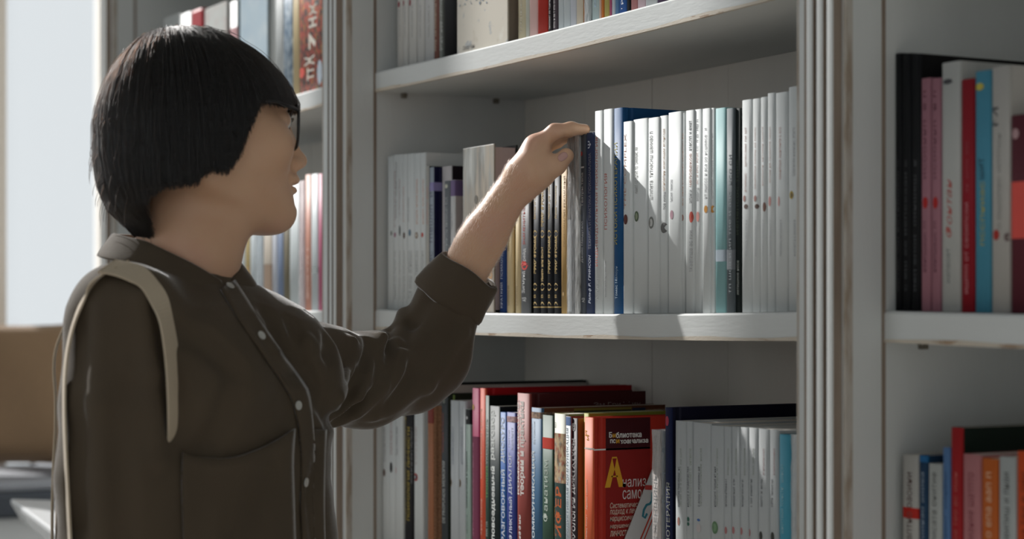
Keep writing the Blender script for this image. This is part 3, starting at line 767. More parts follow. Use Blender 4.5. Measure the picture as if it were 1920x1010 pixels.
# printing on two other covers that rise above their neighbours
gh = (gb['span'][1] - gb['span'][0]) / 2
on_cover(gb, gh, gb['span'][1], .007, gb.location.z, 'Эм Гриффин', 1113, 1200, 763, 753, '9A8A88')
sh_ = (sb['span'][1] - sb['span'][0]) / 2
for x0, x1, y0, y1, c in ((1076, 1184, 768.5, 764, '8C7A38'), (1076, 1184, 775, 768.6, '1C1C20'), (1185, 1210, 790, 764, '22304A')):
    on_cover(sb, sh_, sb['span'][1], .007, sb.location.z, None, x0, x1, y0, y1, c, name='cover_panel')
# leaflet leaning on that cover
lu = ku + .0045
lf = thing('leaflet', 'white leaflet with red stripes leaning against the orange-red cover', 'leaflet', (lu, 0, 0))
P = [on_side(x, lu) for x in (1222, 1178, 1250, 1262)]
zz = lambda y, d: EYE[2] + (HOR - y) / FOC * d
q = [(P[0][0], zz(880, P[0][1])), (P[1][0] - .012, zz(1030, P[1][1])), (P[1][0] + .03, zz(1085, P[1][1])), (P[3][0], zz(910, P[2][1]))]
vs = [(s, v, z) for s in (0, .0012) for v, z in q]
mesh_obj('sheet', vs, [(3, 2, 1, 0), (4, 5, 6, 7), (0, 1, 5, 4), (1, 2, 6, 5), (2, 3, 7, 6), (3, 0, 4, 7)], paper('C9C5C2'), lf)
def strip(pts, w, col):
    pts = [(on_side(x, lu)[0], zz(y, on_side(x, lu)[1])) for x, y in pts]
    vs, fs = [], []
    for i, (v, z) in enumerate(pts):
        a, b = pts[max(0, i - 1)], pts[min(len(pts) - 1, i + 1)]
        d = np.array([b[0] - a[0], b[1] - a[1]]); d /= np.linalg.norm(d) + 1e-9
        vs += [(.0016, v - d[1] * w, z + d[0] * w), (.0016, v + d[1] * w, z - d[0] * w)]
    fs = [(2 * i, 2 * i + 1, 2 * i + 3, 2 * i + 2) for i in range(len(pts) - 1)]
    mesh_obj('printed_stripe', vs, fs, ink(col), lf)
strip([(1208, 913), (1232, 914)], .0028, 'B8403A')
strip([(1199, 1012), (1224, 952)], .0010, 'B8402E'); strip([(1206, 1012), (1226, 962)], .0008, 'B8402E')
strip([(1222, 922), (1221, 938), (1217, 944), (1211, 946), (1206, 955), (1204, 967), (1208, 970), (1212, 962)], .0016, '3F7F8C')

px_book('low', 1222.5, 1237.2, 806, 'B9ADA6', 'white plastic-wrapped spine with tall black letters right of the orange-red cover', cover='A9B4BC', vf=.006, depth=.13, wrap=True, bulge=.003,
        texts=[('ЖЕНЩИНЫ', 1226, 1233, 1000, 886, '4A4444'), ('ОТ ДВ', 1226.5, 1232, 878, 815, '6A5A55'), ('И', 1226, 1233, 1016, 1006, '4A4444')])
px_book('low', 1245, 1257.5, 763, '1C2448', 'tall navy hardback with white capitals beside the white books', cover='15152A', vf=.008, depth=.20, hard=True, bulge=.003,
        dots=[(1251, 789, 6, 19, 'B03A50')], texts=[('ИСКУССТВОТЕРАПИЯ', 1249.5, 1255.5, 1110, 904, '9A9C94', {'bold': .01})])
GD = 'white paperbacks at the right end of the lower shelf'
seriesD = [(1264, 1285.6, 788, [(1272.5, 977, 4.5, 16, 'A87C70'), ], 'with thin red squiggle'), (1286, 1296.4, 789, [(1280.5 + 10, 973, 5, 9, '3B6B5B'), (1290.5, 982, 5, 7, '3B6B5B')], 'with green figure eight'),
           (1296.8, 1330.4, 791, [(1310, 975, 6, 5, '4A6FB0'), (1310, 990, 9, 16, 'C9C2C2')], 'broad, with small blue mark'), (1330.8, 1355.4, 797, [(1340.5, 989, 12, 24, '6A8A68', '7FA07C')], 'with round green emblem'),
           (1355.8, 1369.6, 799, [(1361, 994, 5.5, 14, 'B57A7A')], 'with red flame mark, first of four'), (1370, 1385.6, 799, [(1375, 994, 5.5, 14, 'B57A7A')], 'with red flame mark, second of four'),
           (1386, 1401.6, 800, [(1390, 996, 5.5, 14, 'B57A7A')], 'with red flame mark, third of four'), (1402, 1419, 801, [(1404.5, 999, 5.5, 14, 'B57A7A')], 'with red flame mark, fourth of four'),
           (1419.6, 1440.4, 803, [(1426.5, 1005, 7, 18, '45453F')], 'with dark oval, left of two'), (1441, 1457.6, 805, [(1448.5, 1006, 7, 18, '45453F')], 'with dark oval, beside the turquoise book')]
for i, (a, b, t, d, s) in enumerate(seriesD):
    m = a + (b - a) * .42
    px_book('low', a, b, t, 'C0C4C5', 'white paperback %s, on the lower shelf' % s, vf=.010, depth=.21 if i == 0 else .16, bulge=.003, n=2.6, group=GD, dots=d,
            texts=[(scribble(22, 200 + i), m - 2, m + 1.6, 950, 875 if i < 4 else 898, '63666A'), (scribble(26, 230 + i), m + 2.2, m + 5, 948 if i < 4 else 890, 840, 'A5AEA4' if i < 8 else 'B89090')])
px_book('low', 1458, 1481.6, 813.5, '4FA0B8', 'turquoise blue spine near the right end of the lower shelf', cover='3C8AA2', vf=.010, depth=.15, bulge=.006, texts=[(scribble(26, 260), 1464, 1469, 1000, 870, '9AC2CC')])
px_book('low', 1482, 1504, 815, 'C6CACB', 'white wrapped book against the right upright, lower shelf', vf=.008, depth=.15, wrap=True, bulge=.005, texts=[(scribble(18, 261), 1490, 1496, 1000, 935, 'A0A2A4')])

# ------------------------------------------------------------------ middle bay, upper shelf (only the feet of the books show)
UPR = [(744, 754, 'C3C2BE', 'first white paperback with tiny red mark, upper shelf, left end', [(748, 8, 3.5, 11, '8C2F3A')]), (754.4, 764, 'C9C9C6', 'second white paperback with tiny red mark, upper shelf', [(756.5, 5, 3.5, 10, '8C2F3A')]),
       (765.4, 780, 'C9C9C6', 'third white paperback with tiny red mark, upper shelf', [(769, 4, 3.5, 12, '8C2F3A')]), (781.4, 794.5, 'C6C6C4', 'white paperback fourth from the left on the upper shelf', ()),
       (795.6, 812.6, 'C3C4C4', 'white paperback with faint grey print left of the brown-lettered one', ()), (813, 822.6, '7A5148', 'brown spine with cream lettering on the upper shelf', ()), (823, 828.4, '8E938E', 'thin grey spine with white print beside the black book', ())]
for i, (a, b, c, l, d) in enumerate(UPR):
    tx = [(scribble(22, 300 + i), a + (b - a) * .4, a + (b - a) * .6, 70, 10, 'A9AAA8')] if i < 5 else [(scribble(30, 300 + i), a + 2, a + 5.5, 95, -60, 'CDBFA8' if i == 5 else 'C9CCCA')]
    px_book('top', a, b, None, c, l, vf=.016, depth=.15, height=.225 + .004 * (i % 3), dots=d, texts=tx, bulge=.0025)
px_book('top', 829, 855, None, '131417', 'thick black book left of the face-out cream cover', vf=.012, depth=.15, height=.24, hard=True)
BLOT = picture('cream_cover_with_ink_spots', ['CFC8BA', 'D6D2C6', '8F99A2', 'C6BEAE'], 30, .35, (1, 1, 1), (.62, .72))
def blot(root, hw, h):
    r = random.Random(5)
    for k in range(46):
        x, z, s = r.gauss(-.005, .028), .058 + abs(r.gauss(0, .03)), r.uniform(.0008, .0032)
        if abs(x) > hw - .004: continue
        vs = [(x + s * math.cos(a) * r.uniform(.6, 1.2), -.0005, z + s * math.sin(a) * r.uniform(.6, 1.2)) for a in np.linspace(0, 2 * math.pi, 9, endpoint=False)]
        mesh_obj('ink_spot', vs, [tuple(range(9))], ink(['8C98A4', '7A8794', 'A3ABB0'][k % 3]), root)
face_out('top', 857, 951.5, None, 0, .034, .006, BLOT, 'cream face-out book with blue-grey ink spots on the upper shelf', '9A8C7C', height=.235,
         texts=[('Оскар Кин', 868, 890, 88, 77, '8C8A84', .2)], extra=blot)
UPR2 = [(970.5, 984.4, 'CDC4A8', 'B89A5C', 'cream spine with grey capitals and tan edge on the upper shelf'), (985, 991.8, 'C3C6BC', None, 'thin pale grey-green spine left of the pink one'), (992.2, 1007, 'DDBAB6', None, 'pale pink spine left of the red book'),
        (1007.4, 1026.6, 'A92A1E', None, 'broad bright red spine on the upper shelf'), (1027, 1035.4, '1E191F', None, 'black spine dotted with white print right of the red one'), (1035.8, 1045.4, '4A4048', None, 'plum-grey spine with light print on the upper shelf'),
        (1046, 1055.8, 'C6CED2', '25262A', 'first white spine with black side right of the plum one'), (1056.2, 1068.4, 'C6CED2', '25262A', 'second white spine with black side right of the plum one'), (1068.8, 1079.6, 'C9CDD6', None, 'bluish white spine left of the cream and orange one'),
        (1080, 1091.4, 'D3C8B6', 'C27A36', 'cream spine with an orange side on the upper shelf'), (1095.8, 1107.6, '9AA3A3', None, 'grey crinkled spine right of the cream and orange one'), (1109, 1122.8, 'B4C6C8', None, 'pale aqua spine with blue letters'),
        (1123.2, 1126.4, 'D9BFB0', None, 'very thin pinkish spine left of the orange one'), (1126.8, 1131.6, 'C97637', None, 'thin orange spine on the upper shelf'), (1132, 1142, 'B4A860', None, 'olive yellow spine on the upper shelf'),
        (1142.4, 1146.2, 'B25478', None, 'thin magenta spine on the upper shelf'), (1146.6, 1152.6, 'C0CAD2', None, 'thin bluish white spine left of the denim-blue one'), (1153, 1159.6, '5A7FA8', None, 'denim-blue spine left of the bright blue one'),
        (1160, 1174.2, '2F5CA0', None, 'bright blue spine with white letters on the upper shelf'), (1174.6, 1181.6, '16161A', None, 'black spine right of the bright blue one, upper shelf'), (1182, 1194, 'B97F80', None, 'dusty rose spine on the upper shelf'),
        (1194.4, 1209, 'D3BCC4', None, 'pale pink spine with magenta side on the upper shelf'), (1209.4, 1231, 'C9CED0', None, 'white spine near the frame top beside the pale pink one'), (1231.4, 1246, '4A3A55', None, 'dark violet spine at the top edge of the picture')]
for i, (a, b, c, c2, l) in enumerate(UPR2):
    tx = ()
    if i == 0: tx = [('ТАНЦЮЮЩАЯ', 975.5, 979.5, 62, -30, '9A9484')]
    if i == 4: tx = [(scribble(30, 330), 1029.5, 1032, 55, -40, 'B9B4B4')]
    if i == 5: tx = [(scribble(30, 331), 1038, 1041, 52, -40, 'B9B4B4')]
    if i == 11: tx = [('ЮС', 1114, 1118, 13, -6, '7A90A4')]
    if i == 18: tx = [('Р', 1165, 1169, 8, 0, 'D9DEE6'), ('.', 1165, 1167, 17, 15, 'D9DEE6')]
    px_book('top', a, b, None, c, l, cover=c2, vf=.012, depth=.14, height=.20 + .01 * ((i * 7) % 5), texts=tx, wrap=(i == 10), bulge=.002)

# ------------------------------------------------------------------ left bay, behind the reader
px_book('mid', 582.9, 595.8, 327, 'C3CBCE', 'white spine second from the fluted upright, left bay', vf=.012, depth=.15, bay=0, bands=[(500, 512, '8E9696')])
px_book('mid', 596.2, 604, 326, 'B8627E', 'thin pink spine against the fluted upright, left bay', vf=.012, depth=.15, bay=0)
px_book('mid', 571.8, 582.5, 328, 'C98F7C', 'peach spine third from the fluted upright, left bay', vf=.012, depth=.15, bay=0, texts=[(scribble(20, 401), 575, 578.5, 560, 465, 'DDBBAE')])
px_book('mid', 561.0, 570.6, 340, 'CDB4B6', 'pale rose spine in shiny clear wrap, left bay', vf=.012, depth=.15, bay=0, wrap=True)
px_book('mid', 542.6, 560.4, 342, 'C6CED0', 'broad white spine behind the chin, left bay', vf=.012, depth=.15, bay=0)
LB = [(531, 542.2, '77705C', 'grey-brown spine right of the pale blue pair, left bay'), (519.5, 530.6, '7C8CA8', 'slate blue spine below the chin, left bay'), (510, 519.2, 'BFC4CE', 'pale bluish spine below the chin, left bay'), (493.5, 509.6, 'C6BCAE', 'beige spine with a brown foot below the jaw, left bay'),
      (480.5, 493, 'A9B8C2', 'grey-blue wrapped spine below the jaw, left bay'), (468.5, 480, 'C3CCD0', 'white spine right of the ochre one below the jaw'), (459.5, 468, 'B4A06A', 'ochre spine below the jaw, left bay'), (447, 459, 'C9D0D2', 'white spine left of the ochre one below the jaw'),
      (444, 446.6, '8C5A4A', 'very thin brown spine beside the throat, left bay'), (428, 443.6, 'C9CFD0', 'white spine beside the throat, left bay'), (410, 427.6, 'B9BFC4', 'pale grey spine hidden behind the neck, left bay'), (396, 409.6, '6C7684', 'blue-grey spine hidden behind the neck, left bay')]
for i, (a, b, c, l) in enumerate(LB):
    px_book('mid', a, b, 346 + 3 * (i % 4), c, l, vf=.012, depth=.15, bay=0, bands=[(500, 578, 'A98C5A')] if i == 6 else [(495, 578, '8A7460')] if i == 3 else (), wrap=(i == 4))
# upper shelf of the left bay
MANGA = picture('orange_and_black_comic_art', ['3A2A22', 'D08A30', '5A3A28', '1E1A1A', 'C24A2A'], 55, .4, (1, 1, .8), (.45, .56))
px_book('top', 561.2, 604, None, '4A3A2C', 'broad spine of orange and black art with pale strokes, left bay, upper shelf', vf=.008, depth=.16, bay=0, height=.265, spine_mat=MANGA, bulge=.001,
        texts=[('7', 579, 592, 92, 60, 'CFC8BC', {'bold': .05}), ('Ж', 580, 594, 30, 8, 'CFC8BC', {'bold': .03}), ('H', 579, 594, 52, 34, 'CFC8BC', {'bold': .03}), ('Ж', 571, 590, 122, 104, 'CFC8BC', {'bold': .03}), ('ТТ', 576, 589, 150, 126, 'CFC8BC', {'bold': .03})], dots=[(566, 132, 11, 20, 'C8402C'), (599.5, 140, 9, 46, 'A9B4C0')])
px_book('top', 549, 560.8, None, 'CDB98E', 'cream spine beside the orange and black one, left bay', vf=.010, depth=.15, bay=0, height=.26, bulge=.001)
px_book('top', 531.4, 548.6, None, '7F98B0', 'blue-grey patterned spine above the fringe, left bay', vf=.012, depth=.15, bay=0, height=.255, spine_mat=picture('pale_blue_pattern', ['8FA6BA', 'C3CFD6', '5C7690'], 60), cover='4A6078')
px_book('top', 516, 531, None, 'C6CACA', 'white spine left of the blue-grey patterned one, left bay', vf=.012, depth=.15, bay=0, height=.262)
px_book('top', 502, 515.6, None, 'BFC2C0', 'pale grey spine right of the sky-blue cover, left bay', vf=.014, depth=.15, bay=0, height=.25)
face_out('top', 450, 501, None, 0, .03, .008, picture('sky_blue_cover', ['A9C0D0', 'C6D4DC', 'B4C9D6'], 20, .35), 'sky-blue face-out book above the hair, left bay', 'B9BDBC', bay=0, height=.265)
px_book('top', 430.5, 444.5, 5, 'C9CDCD', 'white and rose spine left of the sky-blue cover', cover='3A4A44', vf=.012, depth=.15, bay=0, bands=[(52, 110, 'C79A9C')])
face_out('top', 384, 425, 18, 0, .03, .010, picture('pale_pink_grey_cover', ['C6C8C4', 'C9B4AE', 'D0D2CE'], 25, .35), 'pale face-out book right of the red spine, left bay', 'B9A9A4', bay=0)
px_book('top', 358, 378, 22, 'A8242C', 'red spine above the crown of the head, left bay', cover='8C1A20', vf=.012, depth=.15, bay=0, bands=[(22, 60, 'B23038')])
px_book('top', 338, 357.5, 28, 'C3C7C6', 'pale grey spine left of the red one, left bay', vf=.012, depth=.15, bay=0)
px_book('top', 306, 337.5, 36, 'BCC0BF', 'broad pale spine at the left end of the row above the head', vf=.012, depth=.15, bay=0)

# ------------------------------------------------------------------ right bay
RB = [(1677.5, 1690, 101, '17181B', None, 'tall black spine nearest the upright, right bay', .22), (1690.6, 1707, 102, '17181B', None, 'second of three tall black spines, right bay', .22), (1707.6, 1725, 103, '17181B', '101012', 'third of three tall black spines, beside the pink ones', .22),
      (1725.6, 1744.4, 148, 'A0707C', None, 'left of two dusty pink spines with red mark, right bay', .14), (1745, 1763, 148, 'A0707C', None, 'right of two dusty pink spines with red mark, right bay', .14), (1763.6, 1800, 119, 'B4B5B2', None, 'tall white spine with red script, right bay', .17),
      (1800.6, 1826, 150, '8C1A26', None, 'crimson spine right of the white one, right bay', .14), (1826.6, 1857, 135, '4A8CA4', None, 'sky-blue spine with yellow print, right bay', .15), (1857.6, 1893, 127, 'B0ADA8', None, 'off-white spine with dark letters, right bay', .15), (1893.6, 1930, 217, '5A2630', None, 'maroon spine with a bright coral band, right bay', .12)]
for i, (a, b, t, c, c2, l, dp) in enumerate(RB):
    tx, dots, bands = [], [], []
    w = b - a
    if i < 3: tx = [(scribble(20, 500 + i), a + w * .35, a + w * .6, 545, 300, '55575A')]
    if i in (3, 4): tx, dots = [(scribble(14, 510), a + w * .3, a + w * .6, 335, 170, '6E4450'), (scribble(12, 511), a + w * .3, a + w * .6, 510, 415, '6E4450')], [(a + w * .5, 380, 9, 22, 'B02A28')]
    if i == 5: tx, dots = [('Фонтан', a + w * .25, a + w * .6, 445, 335, 'B4605A', {'shear': .3}), (scribble(8, 512), a + w * .3, a + w * .5, 530, 465, '8E908E')], [(1777, 152, 18, 10, '45454A')]
    if i == 6: tx = [(scribble(18, 513), a + w * .35, a + w * .6, 550, 380, 'C08488'), (scribble(14, 514), a + w * .4, a + w * .6, 360, 265, 'A04A52')]
    if i == 7: tx, dots = [(scribble(10, 515), a + w * .4, a + w * .65, 460, 340, 'A9A45A'), (scribble(4, 516), a + w * .3, a + w * .6, 335, 296, '24303A')], [(1837, 162, 16, 14, 'B4A84A')]
    if i == 8: tx, dots = [('М', a + w * .1, a + w * .4, 235, 200, '3A3A3E'), (scribble(16, 517), a + w * .35, a + w * .55, 430, 250, '8E8C88')], [(1868, 440, 12, 20, 'A8352C'), (1888, 445, 10, 16, '6A5A58')]
    if i == 9: bands, dots = [(340, 447, 'D9534A')], [(1904, 250, 14, 20, 'A9898C')]
    px_book('mid', a, b, t, c, l, cover=c2, vf=.012, depth=dp, bay=2, texts=tx, dots=dots, bands=bands, group='tall black spines' if i < 3 else None, bulge=.003)
RL = [(1690, 1721, 851, 'B7B4AE', None, 'white spine with a red band, right bay, lower shelf'), (1722, 1738.6, 852, '24405C', None, 'dark blue spine beside the red-banded white one'), (1739, 1765, 868, 'B4B6B2', None, 'short white spine left of the light blue one, right bay'), (1766, 1781, 838, '5A7CA8', None, 'light blue spine left of the red one, right bay'),
      (1781.4, 1803, 800, 'A02024', '12201A', 'tall red spine with dark green cover, right bay, lower shelf'), (1803.6, 1838, 850, 'B87A7C', None, 'rose pink spine right of the red one, right bay'), (1838.6, 1870, 858, 'C4642A', None, 'orange spine with pale letters, right bay'), (1871, 1904, 855, 'B0B4B2', None, 'white spine with dark letters between two orange ones'), (1905, 1936, 845, 'CC4E20', None, 'bright orange spine at the right edge, lower shelf')]
for i, (a, b, t, c, c2, l) in enumerate(RL):
    w = b - a
    tx = [(scribble(16, 600 + i), a + w * .35, a + w * .65, 1040, 885, ['5A4A48', '8E9AA8', '6A6C6A', '3E5878', 'B8605A', '8C4C52', 'E0B898', '5A5C5A', '6A2A14'][i])]
    bands = [(951, 971, 'B4281E')] if i == 0 else [(852, 866, '1E5C8C')] if i == 1 else ()
    px_book('low', a, b, t, c, l, cover=c2, vf=.012, depth=.20 if i == 4 else .14, bay=2, texts=tx, bands=bands, bulge=.003)
# ------------------------------------------------------------------ window bench, cushion, table
def W3(p):
    """camera-frame metres (right, away, up) to the room"""
    p = np.asarray(p, float)
    return EYE + p[..., 0:1] * RT + p[..., 1:2] * FW + p[..., 2:3] * UP
def arm_shift(px):
    return float(np.interp(px, [500, 540, 690, 800, 850, 970, 1004, 1085], [.02, .03, .10, .145, .125, .050, .036, 0]))
def Pa(px, py, d):
    return Pc(px, py, d + arm_shift(px))
def Pc(px, py, d):
    return np.array([(px - 960.0) / FOC * d, d, (HOR - py) / FOC * d])
greyfab = plain('grey_upholstery', '4A4F57', 0.9)
palefab = plain('pale_grey_seat_cloth', '9A9DA4', 0.9)
whitel = plain('white_laminate', 'DADCDD', 0.35)
BZ = EYE[2] - 0.407
bench = thing('window_bench', 'grey upholstered window bench on a white base below the bright window', 'bench', (-2.1, 0, 0))
def bench_part(name, x0, x1, y0, y1, z0, z1, m, bev=.01):
    o = MB().box(x0 + 2.1, x1 + 2.1, y0, y1, z0, z1).build(name, m, bench, bevel=bev)
    return o
bench_part('base', -2.38, -1.90, -2.2, .30, 0, BZ - .085, whitel, .004)
bench_part('seat_front', -2.38, -1.86, -2.2, .30, BZ - .083, BZ - .022, greyfab, .012)
bench_part('seat_pad', -2.38, -1.87, -2.2, .30, BZ - .021, BZ, palefab, .008)
cush_m = plain('tan_brown_cloth', '82694F', 0.85)
def pillow(name, w, h, t, mat, parent):
    n = 17
    vs, fs = [], []
    for side in (1, -1):
        for i in range(n):
            for j in range(n):
                x, y = -1 + 2 * i / (n - 1), -1 + 2 * j / (n - 1)
                k = (1 - x ** 4) * (1 - y ** 4)
                pin = 1 - .10 * (1 - y * y) * abs(x) ** 6 * 0 - .07 * (1 - abs(y) ** 2)
                pin2 = 1 - .07 * (1 - abs(x) ** 2)
                bulge = t * max(0, k) ** .45 * (1 + .10 * math.sin(5 * x + 3 * y) * k)
                vs.append((x * w / 2 * pin, side * bulge / 2, y * h / 2 * pin2))
    for s in (0, 1):
        for i in range(n - 1):
            for j in range(n - 1):
                a = s * n * n + i * n + j
                fs.append((a, a + n, a + n + 1, a + 1) if s else (a, a + 1, a + n + 1, a + n))
    o = mesh_obj(name, vs, fs, mat, parent, smooth=True)
    bm = bmesh.new(); bm.from_mesh(o.data); bmesh.ops.remove_doubles(bm, verts=bm.verts, dist=1e-5); bm.to_mesh(o.data); bm.free()
    return o
cp = W3(Pc(22, 752, 4.66))
cush = thing('cushion', 'tan brown square cushion leaning on the grey window bench', 'cushion', tuple(cp), (0, 0, 0))
co_ = pillow('cushion_cover', .40, .36, .15, cush_m, cush)
co_.rotation_euler = (math.radians(-10), math.radians(0), math.atan2(RT[1], RT[0]) + .25)
for v_ in co_.data.vertices: v_.co.x += .10 * v_.co.z
cush.location.z = BZ + .196
arm = thing('bench_bolster', 'dark grey upright bolster standing beside the brown cushion', 'cushion', tuple(W3(Pc(108, 880, 4.86))))
b_ = pillow('bolster_cover', .20, .30, .11, greyfab, arm)
b_.rotation_euler = (0, 0, math.atan2(RT[1], RT[0]) - .6)
arm.location.z = BZ + .153
tz = EYE[2] - .356
tab = thing('side_table', 'white tabletop with a slanting edge behind the shoulder bag', 'table', tuple(W3(Pc(180, 575, 3.3))[:2]) + (0,))
def tpt(px, d): return W3(Pc(px, 575, d))[:2] - np.array(tab.location[:2])
tp = [tpt(20, 3.56), tpt(108, 3.02), tpt(300, 3.05), tpt(250, 3.50)]
ctr = np.mean(tp, 0)
mb = MB()
mb.v = [(*p, tz) for p in tp] + [(*p, tz - .008) for p in tp] + [(*(ctr + (p - ctr) * .86), tz - .035) for p in tp]
mb.f = [(0, 1, 2, 3), (11, 10, 9, 8)] + [(i, 4 + i, 4 + (i + 1) % 4, (i + 1) % 4) for i in range(4)] + [(4 + i, 8 + i, 8 + (i + 1) % 4, 4 + (i + 1) % 4) for i in range(4)]
mb.m = [0] * len(mb.f)
mb.build('tabletop', whitel, tab, bevel=.003)
mb = MB()
for r0, z0, z1 in ((.20, 0, .015), (.028, .015, tz - .035)):
    mb.prism([(ctr[0] + r0 * math.cos(a), ctr[1] + r0 * math.sin(a)) for a in np.linspace(0, 2 * math.pi, 24, endpoint=False)], z0, z1)
mb.build('pedestal', whitel, tab)

# ------------------------------------------------------------------ sculpting: signed distances on a grid
import openvdb as vdb
class Field:
    def __init__(s, lo, hi, h):
        s.lo = np.array(lo, np.float32); s.h = h
        s.n = np.ceil((np.array(hi) - s.lo) / h).astype(int)
        s.a = np.full(s.n, 0.5, np.float32)
    def _sub(s, lo, hi):
        i0 = np.clip(np.floor((np.array(lo) - s.lo) / s.h).astype(int), 0, s.n)
        i1 = np.clip(np.ceil((np.array(hi) - s.lo) / s.h).astype(int) + 1, 0, s.n)
        if (i1 <= i0).any(): return None
        ax = [(s.lo[k] + s.h * np.arange(i0[k], i1[k])).astype(np.float32) for k in range(3)]
        return tuple(slice(i0[k], i1[k]) for k in range(3)), ax[0][:, None, None], ax[1][None, :, None], ax[2][None, None, :]
    def add(s, fn, lo, hi, k=.01, cut=False):
        q = s._sub(np.array(lo) - 2.5 * k, np.array(hi) + 2.5 * k)
        if q is None: return s
        sl, x, y, z = q
        d = fn(x, y, z)
        a = s.a[sl]
        if cut:
            d = -d
            h = np.clip(.5 - .5 * (a - d) / k, 0, 1)
            s.a[sl] = a * (1 - h) + d * h + k * h * (1 - h)
        else:
            h = np.clip(.5 + .5 * (a - d) / k, 0, 1)
            s.a[sl] = a * (1 - h) + d * h - k * h * (1 - h)
        return s
    def cone(s, a, b, ra, rb, k=.01, cut=False):
        a = np.asarray(a, float); b = np.asarray(b, float)
        r = max(ra, rb)
        def fn(x, y, z):
            ba = b - a
            L = max(float(ba @ ba), 1e-12)
            t = np.clip(((x - a[0]) * ba[0] + (y - a[1]) * ba[1] + (z - a[2]) * ba[2]) / L, 0, 1)
            dx, dy, dz = x - a[0] - t * ba[0], y - a[1] - t * ba[1], z - a[2] - t * ba[2]
            return np.sqrt(dx * dx + dy * dy + dz * dz) - (ra + (rb - ra) * t)
        return s.add(fn, np.minimum(a, b) - r, np.maximum(a, b) + r, k, cut)
    def chain(s, pts, rs, k=.01, cut=False):
        for i in range(len(pts) - 1): s.cone(pts[i], pts[i + 1], rs[i], rs[i + 1], k, cut)
        return s
    def ell(s, c, r, M=None, k=.01, cut=False):
        """ellipsoid; M: rows are its axes in the camera frame"""
        c = np.asarray(c, float); M = np.eye(3) if M is None else np.asarray(M, float)
        R_ = max(r)
        def fn(x, y, z):
            dx, dy, dz = x - c[0], y - c[1], z - c[2]
            k0 = 0; k1 = 0
            for i in range(3):
                q = M[i][0] * dx + M[i][1] * dy + M[i][2] * dz
                k0 = k0 + (q / r[i]) ** 2; k1 = k1 + (q / r[i] ** 2) ** 2
            k0 = np.sqrt(k0); k1 = np.sqrt(k1) + 1e-9
            return k0 * (k0 - 1) / k1
        return s.add(fn, c - R_, c + R_, k, cut)
    def sample(s, p):
        q = (np.asarray(p) - s.lo) / s.h
        q = np.clip(q, 0, s.n - 1.001)
        i = q.astype(int); f = q - i
        out = 0
        for dx in (0, 1):
            for dy in (0, 1):
                for dz in (0, 1):
                    w = (f[..., 0] if dx else 1 - f[..., 0]) * (f[..., 1] if dy else 1 - f[..., 1]) * (f[..., 2] if dz else 1 - f[..., 2])
                    out = out + w * s.a[i[..., 0] + dx, i[..., 1] + dy, i[..., 2] + dz]
        return out
    def grad(s, p):
        e = s.h
        g = np.stack([s.sample(p + np.eye(3)[k] * e) - s.sample(p - np.eye(3)[k] * e) for k in range(3)], -1)
        return g / (np.linalg.norm(g, axis=-1, keepdims=True) + 1e-9)
    def hit(s, px, py, d0=1.55, d1=2.5):
        """first surface along the sight line through a column and a row"""
        ds = np.arange(d0, d1, s.h * .7)
        P = np.stack([Pc(px, py, d) for d in ds])
        v = s.sample(P)
        ins = ((P >= s.lo) & (P <= s.lo + s.h * (s.n - 1))).all(1)
        i = np.where((v < 0) & ins)[0]
        if len(i) == 0: return None
        i = i[0]
        t = v[i - 1] / (v[i - 1] - v[i] + 1e-9) if i else 0
        return P[i - 1] + (P[i] - P[i - 1]) * t
    def mesh(s, name, mat, parent):
        g = vdb.FloatGrid(3 * s.h)
        g.copyFromArray(np.ascontiguousarray(np.clip(s.a, -3 * s.h, 3 * s.h)))
        p, q = g.convertToQuads(isovalue=0)
        p = W3(p * s.h + s.lo)
        me = bpy.data.meshes.new(name)
        me.vertices.add(len(p)); me.vertices.foreach_set('co', p.astype(np.float32).ravel())
        me.loops.add(q.size); me.loops.foreach_set('vertex_index', q.astype(np.int32).ravel())
        me.polygons.add(len(q)); me.polygons.foreach_set('loop_start', np.arange(0, q.size, 4, dtype=np.int32))
        me.polygons.foreach_set('use_smooth', np.ones(len(q), bool))
        me.update(); me.validate()
        me.materials.append(mat)
        return link(bpy.data.objects.new(name, me), parent)
def join(objs):
    """several sculpted pieces of one body become one mesh"""
    bm = bmesh.new()
    for o in objs: bm.from_mesh(o.data)
    keep = objs[0]
    bm.to_mesh(keep.data); bm.free()
    for p in keep.data.polygons: p.use_smooth = True
    for o in objs[1:]: bpy.data.objects.remove(o)
    return keep

